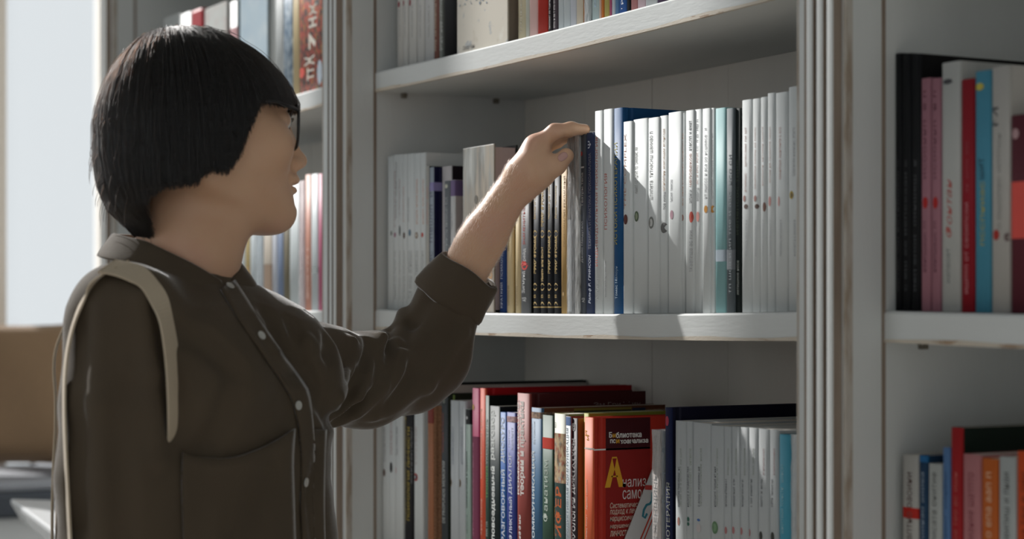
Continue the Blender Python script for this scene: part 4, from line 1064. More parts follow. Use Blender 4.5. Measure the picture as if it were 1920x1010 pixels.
def skin_mat():
    m, nt, p = new_mat('skin')
    v = scaled(nt, 1, 1, 1)
    base = mixc(nt, noise(nt, 26, 4, v), lin('D0A282'), lin('DDB596'))
    base = mixc(nt, ramp(nt, noise(nt, 9, 2, v), .52, .75), base, lin('D8A48E'))
    nt.links.new(base, p.inputs['Base Color'])
    p.inputs['Roughness'].default_value = .48
    p.inputs['Sheen Weight'].default_value = .45
    p.inputs['Sheen Roughness'].default_value = .25
    p.inputs['Sheen Tint'].default_value = (1, .95, .9, 1)
    p.inputs['Subsurface Weight'].default_value = .12
    p.inputs['Subsurface Radius'].default_value = (.012, .005, .003)
    p.inputs['Subsurface Scale'].default_value = .6
    bump(nt, p, noise(nt, 700, 2, v), .12, .0006)
    return m
SKIN = skin_mat()
def cloth(name, col, col2, weave=1800, rough=.85, sheen=.8):
    m, nt, p = new_mat(name)
    v = scaled(nt, 1, 1, 1)
    nt.links.new(mixc(nt, noise(nt, 14, 4, v), lin(col), lin(col2)), p.inputs['Base Color'])
    p.inputs['Roughness'].default_value = rough
    p.inputs['Sheen Weight'].default_value = sheen
    p.inputs['Sheen Roughness'].default_value = .18
    wv = node(nt, 'ShaderNodeMath', operation='ADD')
    nt.links.new(noise(nt, weave, 1, scaled(nt, 1, 1, .3)), wv.inputs[0])
    nt.links.new(noise(nt, weave, 1, scaled(nt, .3, .3, 1)), wv.inputs[1])
    bump(nt, p, wv.outputs[0], .35, .0006)
    return m
SHIRT = cloth('olive_brown_cotton', '473C2E', '524636')
CANVAS = cloth('cream_canvas', 'B4A48E', 'C4B6A0', 900)

# ------------------------------------------------------------------ the reader
foot = W3(np.array([Pc(378, 575, 1.99)[0], 1.99, 0]))
person = thing('person', 'person with a dark bob in an olive shirt and glasses reaching for a book', 'person', (foot[0], foot[1], 0))
def adopt(o, parent=None):
    o.parent = parent or person
    o.matrix_parent_inverse = Matrix.Translation(person.location).inverted() if o.parent == person else Matrix()
    return o

# head frame: f forward along the face, s to her right (towards the camera), z up
YAW = math.radians(26)
HO = Pc(372, 222, 2.0)
HF = np.array([math.cos(YAW), math.sin(YAW), 0]); HS = np.array([math.sin(YAW), -math.cos(YAW), 0]); HU = np.array([0, 0, 1.0])
HM = np.stack([HF, HS, HU])
def Hd(f, s, z): return HO + f * HF + s * HS + z * HU

NECKB = Pc(337, 560, 1.995)
hd = Field(Hd(0, 0, 0) - np.array([.17, .16, .25]), Hd(0, 0, 0) + np.array([.17, .16, .13]), .0017)
hd.ell(Hd(-.004, 0, .004), (.088, .069, .078), HM, k=.01)
hd.ell(Hd(.037, 0, -.042), (.060, .058, .072), HM, k=.03)
for sd in (1, -1):
    hd.cone(Hd(-.002, sd * .047, -.060), Hd(.076, sd * .012, -.096), .022, .0190, k=.024)      # jaw
    hd.ell(Hd(.062, sd * .040, -.028), (.026, .022, .024), HM, k=.02)                       # cheek
    hd.ell(Hd(.080, sd * .022, .016), (.012, .022, .010), HM, k=.012)                       # brow
hd.ell(Hd(.052, 0, -.086), (.046, .040, .026), HM, k=.02)
hd.ell(Hd(.0875, 0, -.0985), (.0165, .019, .0165), HM, k=.012)                               # chin
for sd in (1, -1):
    hd.ell(Hd(.094, sd * .031, -.002), (.016, .017, .0105), HM, k=.010, cut=True)            # eye sockets
hd.cone(Hd(.088, 0, .004), Hd(.1065, 0, -.038), .0072, .0088, k=.010)                       # nose
hd.ell(Hd(.1095, 0, -.0410), (.0095, .0098, .0085), HM, k=.006)
for sd in (1, -1):
    hd.ell(Hd(.102, sd * .0105, -.0450), (.0100, .0068, .0070), HM, k=.005)
    hd.ell(Hd(.1045, sd * .0068, -.0515), (.0050, .0030, .0042), HM, k=.002, cut=True)
hd.ell(Hd(.0960, 0, -.0610), (.0125, .023, .0075), HM, k=.008)                               # lips
hd.ell(Hd(.1010, 0, -.0625), (.0066, .017, .0044), HM, k=.004)
hd.ell(Hd(.0985, 0, -.0735), (.0085, .016, .0054), HM, k=.005)
hd.ell(Hd(.1062, 0, -.0676), (.010, .024, .0008), HM, k=.0022, cut=True)
hd.ell(Hd(.1045, 0, -.0838), (.007, .018, .0045), HM, k=.008, cut=True)                      # hollow under the lip
for sd in (1, -1):                                                                          # eyelids
    hd.ell(Hd(.0745, sd * .031, -.001), (.0150, .0165, .0120), HM, k=.004)
    hd.cone(Hd(-.004, sd * .068, .012), Hd(-.004, sd * .071, -.034), .010, .007, k=.006)    # ears under the hair
hd.chain([Pc(353, 400, 2.0), Pc(349, 478, 1.998), NECKB], [.0485, .0490, .040], k=.02)                                       # neck
hd.cone(Pc(413, 440, 1.995), Pc(398, 510, 1.990), .020, .014, k=.03)
head_o = hd.mesh('body', SKIN, None)

# left forearm and hand, on the shelf
hn = Field(Pa(770, 700, 2.20) - np.array([.02, .16, .03]), Pa(1110, 215, 2.33) + np.array([.02, .16, .02]), .0015)
WR = Pa(970, 344, 2.289)
hn.chain([Pa(800, 668, 2.215), Pa(850, 548, 2.24), Pa(908, 442, 2.268), WR], [.033, .0285, .0245, .0185], k=.016)
hn.chain([Pa(812, 640, 2.215), Pa(890, 470, 2.255), Pa(955, 362, 2.288)], [.022, .0215, .0165], k=.016)
IM, MM, RM, PM = Pa(1004, 273, 2.292), Pa(1004, 276, 2.309), Pa(1002, 284, 2.326), Pa(997, 296, 2.341)
for m, r in ((IM, .0125), (MM, .012), (RM, .0115), (PM, .0105)):
    hn.cone(WR + np.array([0, (m[1] - 2.292) * .45, 0]), m, .0155, r, k=.012)
hn.chain([IM, Pa(1040, 246, 2.298), Pa(1071, 241.5, 2.314), Pa(1096, 243.0, 2.330)], [.0112, .0086, .0077, .0066], k=.006)
hn.chain([MM, Pa(1047, 252, 2.322), Pa(1074, 243.5, 2.344), Pa(1097, 243, 2.356)], [.0110, .0086, .0077, .0066], k=.004)
hn.chain([RM, Pa(1040, 261, 2.336), Pa(1058, 256, 2.348), Pa(1072, 245, 2.372)], [.0105, .0082, .0074, .0064], k=.004)
hn.chain([PM, Pa(1028, 274, 2.348), Pa(1045, 267, 2.354), Pa(1057, 262, 2.362)], [.0095, .0074, .0066, .0058], k=.004)
TH1, TH2, TH3, TH4 = Pa(983, 347, 2.292), Pa(1014, 329, 2.283), Pa(1043, 310, 2.293), Pa(1061.5, 292, 2.305)
hn.chain([TH1, TH2], [.0180, .0148], k=.016)
hn.chain([TH2, TH3, TH4], [.0148, .0114, .0094], k=.005)
hn.ell(Pa(998, 322, 2.294), (.022, .0125, .020), None, k=.016)                              # ball of the thumb
hn.chain([Pa(978, 322, 2.286), Pa(1002, 300, 2.284), Pa(1006, 283, 2.290)], [.0150, .0135, .012], k=.016)
hn.chain([Pa(1003, 290, 2.29), Pa(1018, 306, 2.284)], [.009, .008], k=.014)                 # web
hn.cone(Pa(990, 316, 2.279), Pa(1012, 311, 2.277), .0014, .0014, k=.003, cut=True)
for q in (Pa(1041, 303, 2.279),):
    hn.cone(q + np.array([-.003, 0, -.007]), q + np.array([.003, 0, .007]), .0008, .0008, k=.002, cut=True)
hand_o = hn.mesh('arm_piece', SKIN, None)
# the trunk, legs and right arm under the clothes, coarse
BN = np.array([math.cos(math.radians(29)), -math.sin(math.radians(29)), 0])     # chest direction
BS = np.array([-math.sin(math.radians(29)), -math.cos(math.radians(29)), 0])    # to her right
zf = -EYE[2]
C0 = Pc(372, 575, 1.985)
tr = Field(C0 + np.array([-.36, -.36, zf + .0]), C0 + np.array([.34, .42, .06]), .008)
tr.cone(NECKB + np.array([0, 0, -.01]), Pc(366, 650, 1.99), .034, .060, k=.02)
tr.cone(Pc(366, 660, 1.99), Pc(372, 1010, 1.985), .066, .08, k=.03)
for sd in (1, -1):
    hip = C0 + BS * sd * .085 + np.array([0, 0, -.46])
    knee = C0 + BS * sd * .09 + BN * .02 + np.array([0, 0, zf + .46])
    ank = C0 + BS * sd * .09 + np.array([0, 0, zf + .09])
    tr.chain([hip, knee, ank], [.075, .05, .036], k=.04)
    tr.cone(ank + np.array([0, 0, -.05]), ank + BN * .13 + np.array([0, 0, -.06]), .032, .024, k=.03)
tr.chain([Pc(366, 660, 1.99), Pc(238, 612, 1.875), Pc(232, 1040, 1.862)], [.045, .036, .034], k=.03)
tr.chain([Pa(366, 660, 1.99), Pa(520, 672, 2.105), Pa(690, 712, 2.165), Pa(802, 668, 2.215)], [.045, .034, .028, .029], k=.03)
RWR = Pc(262, 1440, 1.83)
tr.chain([Pc(226, 1040, 1.862), RWR], [.034, .02], k=.03)
for k in range(4):
    b0 = RWR + np.array([.004, .02 * (k - 1.5) * .9, -.085])
    tr.chain([RWR, b0, b0 + np.array([.012, 0, -.045]), b0 + np.array([.026, 0, -.07])], [.022, .0115, .0105, .009], k=.008)
tr.chain([RWR, RWR + np.array([.03, -.01, -.05]), RWR + np.array([.045, -.01, -.09])], [.02, .013, .0105], k=.01)
trunk_o = tr.mesh('trunk_piece', SKIN, None)
body = join([head_o, hand_o, trunk_o])
adopt(body)

# thumb nail and other small parts of the face
nail_m, _nt, _p = new_mat('nail')
_p.inputs['Base Color'].default_value = (*lin('CFA39A'), 1); _p.inputs['Roughness'].default_value = .25
def patch(name, field, cols, rows_fn, mat, off=.001, thick=.0, parent=None):
    """a piece of cloth or nail laid on a sculpted surface: grid of (column, row) pixels given by rows_fn(i, j)"""
    n, m = cols
    P = np.zeros((n, m, 3)); ok = True
    for i in range(n):
        for j in range(m):
            h = field.hit(*rows_fn(i / (n - 1), j / (m - 1)))
            if h is None:
                h = P[i, j - 1] if j else P[i - 1, j]
            P[i, j] = h
    G = field.grad(P)
    P = P + G * (off if np.isscalar(off) else off)
    vs = W3(P).reshape(-1, 3)
    fs = [(i * m + j, (i + 1) * m + j, (i + 1) * m + j + 1, i * m + j + 1) for i in range(n - 1) for j in range(m - 1)]
    o = mesh_obj(name, vs, fs, mat, None, smooth=True)
    if thick:
        s = o.modifiers.new('solid', 'SOLIDIFY'); s.thickness = thick; s.offset = 0
    adopt(o, parent)
    return o
def nail_uv(i, j):
    c, a, b = np.array([1055, 294]), np.array([7.8, -6.2]), np.array([4.2, 5.2])
    x, y = (i - .5) * 2, (j - .5) * 2
    sq = math.sqrt(max(0, 1 - .35 * x * x)) 
    return tuple(c + a * x * (1 - .25 * y * y) + b * y * sq)
adopt(patch('thumb_nail', hn, (8, 6), nail_uv, nail_m, off=.0006, thick=.0006))
eye_m, nt_, p_ = new_mat('eyeball'); p_.inputs['Base Color'].default_value = (.75, .73, .70, 1); p_.inputs['Roughness'].default_value = .15
iris_m = ink('2A1C14', .2)
def ball(name, c, r, mat, seg=16, scale=(1, 1, 1)):
    bm = bmesh.new(); bmesh.ops.create_uvsphere(bm, u_segments=seg, v_segments=seg // 2, radius=1)
    me = bpy.data.meshes.new(name); bm.to_mesh(me); bm.free()
    co = np.array([v.co[:] for v in me.vertices]) * r * np.array(scale)
    co = c + co[:, 0:1] * HF + co[:, 1:2] * HS + co[:, 2:3] * HU
    me.vertices.foreach_set('co', W3(co).astype(np.float32).ravel())
    me.materials.append(mat)
    for p in me.polygons: p.use_smooth = True
    return adopt(link(bpy.data.objects.new(name, me)))
for sd in (1, -1):
    e = ball('eye', Hd(.0795, sd * .031, -.002), .0112, eye_m, 20)
    adopt(ball('iris', Hd(.0890, sd * .030, -.002), .0055, iris_m, 12, (.45, 1, 1)), e)

# ---- shirt
sh = Field(Pc(85, 575, 1.85) * np.array([1, 0, 0]) + np.array([-.02, 1.66, -.56]), Pc(935, 575, 2.3) * np.array([1, 0, 0]) + np.array([.01, 2.45, .10]), .0027)
SEC = [(512, 352, .040, .056, .056), (530, 356, .050, .070, .080), (550, 362, .061, .080, .116), (575, 367, .077, .088, .142), (600, 370, .090, .091, .153), (650, 374, .101, .094, .155), (720, 378, .108, .096, .152),
       (800, 378, .114, .097, .148), (900, 376, .117, .099, .148), (1010, 376, .126, .104, .155), (1300, 376, .130, .112, .168), (1580, 378, .128, .115, .172)]
SZ = np.array([(HOR - s[0]) / FOC * 1.985 for s in SEC]); SX = np.array([(s[1] - 960) / FOC * 1.985 for s in SEC])
SF = np.array([s[2] for s in SEC]); SB = np.array([s[3] for s in SEC]); SWd = np.array([s[4] for s in SEC])
def torso(x, y, z):
    zz_ = z.ravel()
    o = np.argsort(SZ)
    it = lambda A: np.interp(zz_, SZ[o], A[o])[None, None, :].astype(np.float32)
    cx, af, ab, b = it(SX), it(SF), it(SB), it(SWd)
    dx, dy = x - cx, y - 1.985
    n = dx * BN[0] + dy * BN[1]
    s_ = dx * BS[0] + dy * BS[1]
    a = np.where(n > 0, af, ab)
    q = (np.abs(n / a) ** 2.3 + np.abs(s_ / b) ** 2.3) ** (1 / 2.3)
    d = (q - 1) * np.minimum(a, b) * .9
    top, bot = SZ.max(), SZ.min()
    return np.maximum(d, np.maximum(z - top, bot - z))
sh.add(torso, (-.7, 1.6, -.56), (.2, 2.4, .08), k=.004)
for sd, n_ in ((1, .060), (-1, .058)):
    c = C0 + BS * sd * .070 + BN * n_ + np.array([0, 0, (HOR - 712) / FOC * 1.985])
    sh.ell(c, (.058, .060, .060), np.stack([BN, BS, HU]), k=.035)
sh.cone(Pc(326, 556, 1.975), Pc(238, 598, 1.885), .030, .050, k=.02)
sh.chain([Pc(237, 600, 1.875), Pc(233, 760, 1.866), Pc(232, 900, 1.862), Pc(233, 1090, 1.86)], [.0545, .0565, .0610, .0615], k=.022)
sh.chain([Pc(227, 1090, 1.86), Pc(255, 1400, 1.835)], [.060, .040], k=.02)
sh.cone(Pc(398, 590, 2.035), Pc(505, 657, 2.10), .030, .044, k=.02)
sh.chain([Pa(520, 668, 2.105), Pa(600, 705, 2.135), Pa(684, 712, 2.165), Pa(770, 690, 2.20), Pa(803, 664, 2.212), Pa(846, 556, 2.236)], [.051, .0555, .0535, .0505, .0490, .0415], k=.02)
# folds: creases cut into the cloth and soft ridges between them
def fold(pts, r, depth, k, cut=True):
    P = []
    for q in pts:
        h = sh.hit(*q)
        if h is not None: P.append(h + (np.array([0, -1, 0]) * (r - depth) if cut else np.array([0, 1, 0]) * (r - depth)))
    if len(P) > 1: sh.chain(P, [r] * len(P), k=k, cut=cut)
base_copy = None
FOLDS = [([(740, 612), (726, 672), (696, 738), (640, 792)], .010, .0065, .010, True), ([(548, 600), (572, 670), (598, 745), (622, 790)], .009, .005, .010, True),
         ([(697, 640), (680, 700), (640, 765), (626, 790)], .008, .004, .009, True), ([(508, 585), (532, 640), (552, 700)], .010, .004, .012, True),
         ([(800, 560), (772, 600), (756, 640)], .008, .0035, .010, True), ([(622, 640), (612, 690), (618, 740)], .009, .003, .012, True),
         ([(755, 588), (742, 650), (712, 720), (668, 770)], .007, .004, .010, False), ([(716, 632), (706, 684), (672, 742)], .006, .003, .009, False),
         ([(660, 640), (650, 690), (635, 745)], .006, .0025, .009, False), ([(866, 620), (800, 720), (700, 775)], .007, .002, .012, False), ([(852, 610), (780, 690), (735, 760)], .007, .002, .012, True),
         ([(292, 570), (306, 640), (318, 720), (326, 800)], .008, .003, .012, True), ([(262, 560), (280, 700), (292, 860)], .007, .002, .012, False), ([(160, 600), (152, 760), (150, 980)], .009, .002, .014, True), ([(185, 600), (184, 760), (190, 1000)], .008, .0018, .014, False),
         ([(240, 720), (232, 860), (236, 1000)], .008, .0015, .014, True), ([(520, 640), (560, 690), (598, 716)], .009, .002, .014, True), ([(455, 700), (430, 780), (400, 830)], .010, .002, .015, True),
         ([(600, 850), (585, 930), (592, 1005)], .008, .0025, .012, True), ([(520, 870), (480, 940), (440, 1000)], .010, .0025, .014, True), ([(350, 620), (400, 640), (440, 690)], .010, .0018, .015, True),
         ([(575, 640), (592, 690), (606, 735)], .006, .0022, .009, False), ([(470, 600), (505, 660), (530, 700)], .006, .0018, .010, False)]
for f_ in FOLDS: fold(*f_)
rng = np.random.default_rng(4)
shirt = adopt(sh.mesh('shirt', SHIRT, None))
dm = shirt.modifiers.new('rumple', 'DISPLACE')
tx_ = bpy.data.textures.new('rumple', 'CLOUDS'); tx_.noise_scale = .055; tx_.noise_depth = 1
dm.texture = tx_; dm.strength = .004; dm.mid_level = .5; dm.texture_coords = 'LOCAL'

def ribbon(name, pts, wv, t, mat, parent=None, n=40):
    """a strap along camera-frame points; wv: its half-width vectors"""
    pts = np.asarray(pts, float); wv = np.asarray(wv, float)
    if wv.ndim == 1: wv = np.repeat(wv[None], len(pts), 0)
    tt = np.linspace(0, len(pts) - 1, n)
    def cr(A):
        out = []
        for u in tt:
            i = min(int(u), len(A) - 2); f = u - i
            p0, p1, p2, p3 = A[max(i - 1, 0)], A[i], A[i + 1], A[min(i + 2, len(A) - 1)]
            out.append(.5 * ((2 * p1) + (-p0 + p2) * f + (2 * p0 - 5 * p1 + 4 * p2 - p3) * f * f + (-p0 + 3 * p1 - 3 * p2 + p3) * f ** 3))
        return np.array(out)
    C_, V_ = cr(pts), cr(wv)
    vs, fs = [], []
    for i in range(n):
        T = C_[min(i + 1, n - 1)] - C_[max(i - 1, 0)]; T /= np.linalg.norm(T) + 1e-9
        N_ = np.cross(T, V_[i]); N_ /= np.linalg.norm(N_) + 1e-9
        for a, b in ((-1, -1), (1, -1), (1, 1), (-1, 1)):
            vs.append(C_[i] + V_[i] * a + N_ * b * t / 2)
    for i in range(n - 1):
        for j in range(4):
            fs.append((i * 4 + j, i * 4 + (j + 1) % 4, i * 4 + 4 + (j + 1) % 4, i * 4 + 4 + j))
    fs += [(0, 1, 2, 3), (n * 4 - 1, n * 4 - 2, n * 4 - 3, n * 4 - 4)]
    o = mesh_obj(name, W3(np.array(vs)), fs, mat, None)
    b = o.modifiers.new('bevel', 'BEVEL'); b.width = t * .3; b.segments = 2
    return o

# collar
def collar():
    c0 = Pc(347, 505, 1.99)
    phi = np.radians(np.linspace(9, 351, 61))
    key = np.radians([0, 9, 25, 45, 90, 135, 180, 225, 270, 315, 335, 351, 360])
    rf = np.interp(phi, key, [.052, .052, .053, .056, .061, .071, .075, .070, .060, .055, .053, .052, .052])
    zf_ = np.interp(phi, key, [-.012, -.011, -.004, .006, .028, .0375, .038, .036, .026, .006, -.004, -.011, -.012])
    ro = np.interp(phi, key, [.068, .068, .071, .077, .085, .090, .090, .088, .083, .076, .070, .068, .068])
    zo = np.interp(phi, key, [-.036, -.036, -.031, -.020, .004, .013, .014, .012, .002, -.020, -.031, -.036, -.036])
    rows = []
    for i, a in enumerate(phi):
        dr = math.cos(a) * BN + math.sin(a) * BS
        r, z = rf[i], zf_[i]
        prof = [(r - .003, z - .034), (r - .0035, z - .014), (r - .002, z - .003), (r + .0008, z), (r + .0035, z - .003), (r + (ro[i] - r) * .6, z + (zo[i] - z) * .55), (ro[i], zo[i])]
        rows.append([c0 + dr * q[0] + HU * q[1] for q in prof])
    m = len(rows[0])
    vs = W3(np.array(rows).reshape(-1, 3))
    fs = [(i * m + j, i * m + j + 1, (i + 1) * m + j + 1, (i + 1) * m + j) for i in range(len(rows) - 1) for j in range(m - 1)]
    o = mesh_obj('collar', vs, fs, SHIRT, None, smooth=True)
    s = o.modifiers.new('solid', 'SOLIDIFY'); s.thickness = .0022; s.offset = 0
    u = o.modifiers.new('sub', 'SUBSURF'); u.levels = 1; u.render_levels = 1
    return adopt(o, shirt)
collar()
# rolled cuff
def cuff():
    a, b = Pa(838, 569, 2.233), Pa(879, 509, 2.252)
    ax = (b - a) / np.linalg.norm(b - a)
    e1 = np.cross(ax, [0, 1, 0]); e1 /= np.linalg.norm(e1); e2 = np.cross(ax, e1)
    prof = [(-.002, .0390), (.001, .0455), (.006, .0465), (.020, .0450), (.034, .0430), (.044, .0412), (.049, .0398), (.0505, .0375), (.048, .0345), (.030, .0340)]
    L = np.linalg.norm(b - a)
    vs, fs = [], []
    nn = 48
    for i in range(nn):
        t = 2 * math.pi * i / nn
        wob = 1 + .03 * math.sin(2 * t + .6) + .018 * math.sin(5 * t)
        for x, r in prof:
            sl = .0035 * math.sin(3 * t + x * 60)
            vs.append(a + ax * (x * L / .048 + sl * (.3 if x < .01 else 1) * .6) + (e1 * math.cos(t) + e2 * math.sin(t)) * r * wob * (1 + .02 * math.sin(7 * t + x * 90)))
    m = len(prof)
    fs = [(i * m + j, i * m + j + 1, ((i + 1) % nn) * m + j + 1, ((i + 1) % nn) * m + j) for i in range(nn) for j in range(m - 1)]
    o = mesh_obj('rolled_cuff', W3(np.array(vs)), fs, SHIRT, None, smooth=True)
    s = o.modifiers.new('solid', 'SOLIDIFY'); s.thickness = .002; s.offset = 0
    return adopt(o, shirt)
cuff()
# button band, buttons and pockets
def pl(pts):
    A = np.array(pts, float)
    t = np.r_[0, np.cumsum(np.linalg.norm(np.diff(A, axis=0), axis=1))]; t /= t[-1]
    return lambda u: np.array([np.interp(u, t, A[:, 0]), np.interp(u, t, A[:, 1])])
LE, RE = pl([(412, 545), (428, 572), (452, 612), (483, 656), (520, 708), (545, 747), (558, 800), (563, 850), (562, 945), (566, 1080)]), pl([(438, 528), (459, 560), (485, 604), (515, 648), (552, 697), (576, 735), (583, 790), (586, 850), (585, 917), (590, 1080)])
patch('button_band', sh, (40, 6), lambda i, j: tuple(LE(i) * (1 - j) + RE(i) * j), SHIRT, off=.0022, thick=.0022, parent=shirt)
TP = pl([(336, 847), (370, 857), (407, 859), (445, 852), (483, 838), (515, 822), (544, 804)])
def pocket1(i, j):
    t = TP(j)
    return (t[0] * (1 - i) + (345 + 208 * j) * i, t[1] * (1 - i) + 1110 * i)
off = np.zeros((14, 22, 1)) + .0024; off[0] = .0060; off[1] = .0045; off[2] = .0032
patch('pocket', sh, (14, 22), pocket1, SHIRT, off=off, thick=.0018, parent=shirt)
patch('pocket', sh, (12, 6), lambda i, j: (582 + 3 * i + j * (26 - 14 * math.sin(i * 3) * .4), 803 + 3 * j + i * 290), SHIRT, off=.0024, thick=.0018, parent=shirt)
btn_m, nt_, p_ = new_mat('pearl_button'); p_.inputs['Base Color'].default_value = (*lin('B9B9B4'), 1); p_.inputs['Roughness'].default_value = .2
for bx, by, br in ((428, 541, .0047), (485.5, 632, .0048), (554, 760, .0048), (567, 903, .0048)):
    h = sh.hit(bx, by)
    N_ = sh.grad(h[None])[0]
    e1 = np.cross(N_, HU); e1 /= np.linalg.norm(e1); e2 = np.cross(e1, N_)
    prof = [(0, .0008), (.0012, .0008), (.0018, .0009), (.0033, .0012), (.0043, .0016), (.0048, .0011), (.0047, .0003), (.0040, 0)]
    vs, fs = [], []
    for i in range(20):
        t = 2 * math.pi * i / 20
        for r, z in prof: vs.append(h + N_ * (.0036 + z) + (e1 * math.cos(t) + e2 * math.sin(t)) * r * br / .0048)
    m = len(prof)
    fs = [(i * m + j, i * m + j + 1, ((i + 1) % 20) * m + j + 1, ((i + 1) % 20) * m + j) for i in range(20) for j in range(m - 1)]
    o = mesh_obj('button', W3(np.array(vs)), fs, btn_m, None, smooth=True)
    adopt(o, shirt)
    for d in (-.0011, .0011):
        vs = [h + N_ * .0046 + (e1 * math.cos(t) + e2 * math.sin(t)) * .0006 + e2 * d for t in np.linspace(0, 2 * math.pi, 8, endpoint=False)]
        pass
# trousers and shoes, below the picture
TROUS = cloth('dark_denim', '23262E', '2C3038')
tro = Field(C0 + np.array([-.34, -.30, zf]), C0 + np.array([.32, .36, -.40]), .006)
tro.ell(C0 + np.array([0, 0, -.50]), (.118, .165, .13), np.stack([BN, BS, HU]), k=.03)
shoe = Field(C0 + np.array([-.34, -.34, zf - .01]), C0 + np.array([.34, .36, zf + .16]), .004)
for sd in (1, -1):
    hip = C0 + BS * sd * .085 + np.array([0, 0, -.52]); knee = C0 + BS * sd * .09 + BN * .02 + np.array([0, 0, zf + .46]); ank = C0 + BS * sd * .09 + np.array([0, 0, zf + .12])
    tro.chain([hip, knee, ank], [.092, .064, .055], k=.03)
    heel = ank + np.array([0, 0, -.075])
    shoe.chain([heel - BN * .03, heel + BN * .08, heel + BN * .16], [.044, .043, .036], k=.02)
    shoe.cone(heel, ank + np.array([0, 0, -.01]), .045, .043, k=.02)
shoe.add(lambda x, y, z: (zf + .004 - z) + 0 * x + 0 * y, (-9, -9, zf - .2), (9, 9, zf + .1), k=.004, cut=True)
adopt(tro.mesh('trousers', TROUS, None))
adopt(shoe.mesh('shoes', plain('dark_leather', '1C1816', .4), None))

# ---- hair
HZ = np.array([-.127, -.1156, -.096, -.071, -.043, -.010, .0067, .018, .034, .051, .064, .072, .079, .085, .0895, .0925, .0935])
HB = np.array([-.060, -.0710, -.092, -.1040, -.1085, -.1085, -.1060, -.1028, -.0970, -.0882, -.0790, -.0716, -.0632, -.0535, -.0430, -.030, -.020])
HFR = np.array([.1130, .1130, .113, .1130, .1130, .1130, .1128, .1103, .1017, .0873, .0728, .0610, .0475, .0340, .0180, .002, -.012])
HB = HB * .985
HFR = HFR * .935
HWd = np.array([.066, .071, .079, .0835, .0850, .0845, .0830, .0810, .0770, .0700, .0620, .0555, .0480, .0390, .0290, .017, .005])
HPOLY = np.array([(.14, .0150), (.085, .0120), (.0439, .0133), (.0352, .0017), (.0266, -.0161), (.0148, -.0444), (.0035, -.0600), (-.0030, -.0605), (-.011, -.0570), (-.022, -.0650), (-.0266, -.0717), (-.056, -.0756), (-.070, -.0860), (-.073, -.0960), (-.066, -.1120), (-.060, -.1260), (-.15, -.1250), (-.15, .2), (.14, .2)])
def poly_sd(f, z):
    A = HPOLY; B = np.roll(A, -1, 0)
    d = np.full(np.broadcast(f, z).shape, 9.0); s_ = np.ones(d.shape)
    for a, b in zip(A, B):
        e = b - a
        wx, wz = f - a[0], z - a[1]
        t = np.clip((wx * e[0] + wz * e[1]) / (e @ e), 0, 1)
        d = np.minimum(d, (wx - e[0] * t) ** 2 + (wz - e[1] * t) ** 2)
        c1, c2, c3 = z >= a[1], z < b[1], e[0] * wz > e[1] * wx
        s_ = np.where((c1 & c2 & c3) | (~c1 & ~c2 & ~c3), -s_, s_)
    return np.sqrt(d) * s_
def hair_shell(f, s, z):
    b, fr, w = np.interp(z, HZ, HB), np.interp(z, HZ, HFR), np.interp(z, HZ, HWd)
    fc, A = (b + fr) / 2, np.maximum((fr - b) / 2, 1e-3)
    q = (np.abs((f - fc) / A) ** 2.15 + np.abs(s / w) ** 2.15) ** (1 / 2.15)
    d = (q - 1) * np.minimum(A, w) * .92
    over = z - HZ[-1]
    return np.where(over > 0, np.maximum(d, over), d)
def to_head(x, y, z):
    dx, dy, dz = x - HO[0], y - HO[1], z - HO[2]
    return dx * HF[0] + dy * HF[1] + dz * 0, dx * HS[0] + dy * HS[1] + dz * 0, dz + 0 * dx + 0 * dy
hf = Field(HO + np.array([-.16, -.13, -.135]), HO + np.array([.16, .13, .105]), .0024)
def hair_fn(x, y, z):
    f, s, zz_ = to_head(x, y, z)
    d = hair_shell(f, s, zz_) + .0022
    return np.maximum(d, poly_sd(f, zz_)).astype(np.float32)
hf.add(hair_fn, (-9, 0, -9), (9, 9, 9), k=.0005)
cap_m, nt_, p_ = new_mat('hair_mass')
nt_.links.new(mixc(nt_, noise(nt_, 160, 3, scaled(nt_, 1, 1, .04)), lin('17110F'), lin('2A1E1A')), p_.inputs['Base Color'])
p_.inputs['Roughness'].default_value = .5
bump(nt_, p_, noise(nt_, 420, 3, scaled(nt_, 1, 1, .03)), .8, .002)
hair = adopt(hf.mesh('hair', cap_m, None))
# strands combed from the crown over that mass
def hgrad(P):
    e = .0015
    g = np.stack([hair_shell(*(P + np.eye(3)[k] * e).T) - hair_shell(*(P - np.eye(3)[k] * e).T) for k in range(3)], -1)
    return g / (np.linalg.norm(g, axis=1, keepdims=True) + 1e-9)
def hdist(P):
    e = .0015
    g = np.stack([hair_shell(*(P + np.eye(3)[k] * e).T) - hair_shell(*(P - np.eye(3)[k] * e).T) for k in range(3)], -1) / (2 * e)
    return hair_shell(*P.T) / np.maximum(np.linalg.norm(g, axis=1), .3)
N_ST, STEP, NP = 24000, .0062, 15
r_ = np.random.default_rng(11)
seed = []
while len(seed) < N_ST:
    u = r_.normal(size=(6000, 3)); u /= np.linalg.norm(u, axis=1, keepdims=True)
    P = u * np.array([.112, .086, .108]) + np.array([0, 0, -.012])
    for _ in range(6): P = P - hgrad(P) * np.clip(hdist(P), -.01, .01)[:, None]
    ok = (poly_sd(P[:, 0], P[:, 2]) < -.002) & (P[:, 2] < .0934)
    seed += list(P[ok])
P = np.array(seed[:N_ST])
level = r_.uniform(-.0016, .0014, N_ST) + (r_.random(N_ST) < .03) * r_.uniform(0, .003, N_ST)
CROWN = np.array([-.030, -.022, .094])
pts = [P.copy()]
alive = np.ones(N_ST, bool)
over = r_.uniform(0, .006, N_ST)
jit = r_.normal(size=(N_ST, 3)) * .035
cur = P.copy()
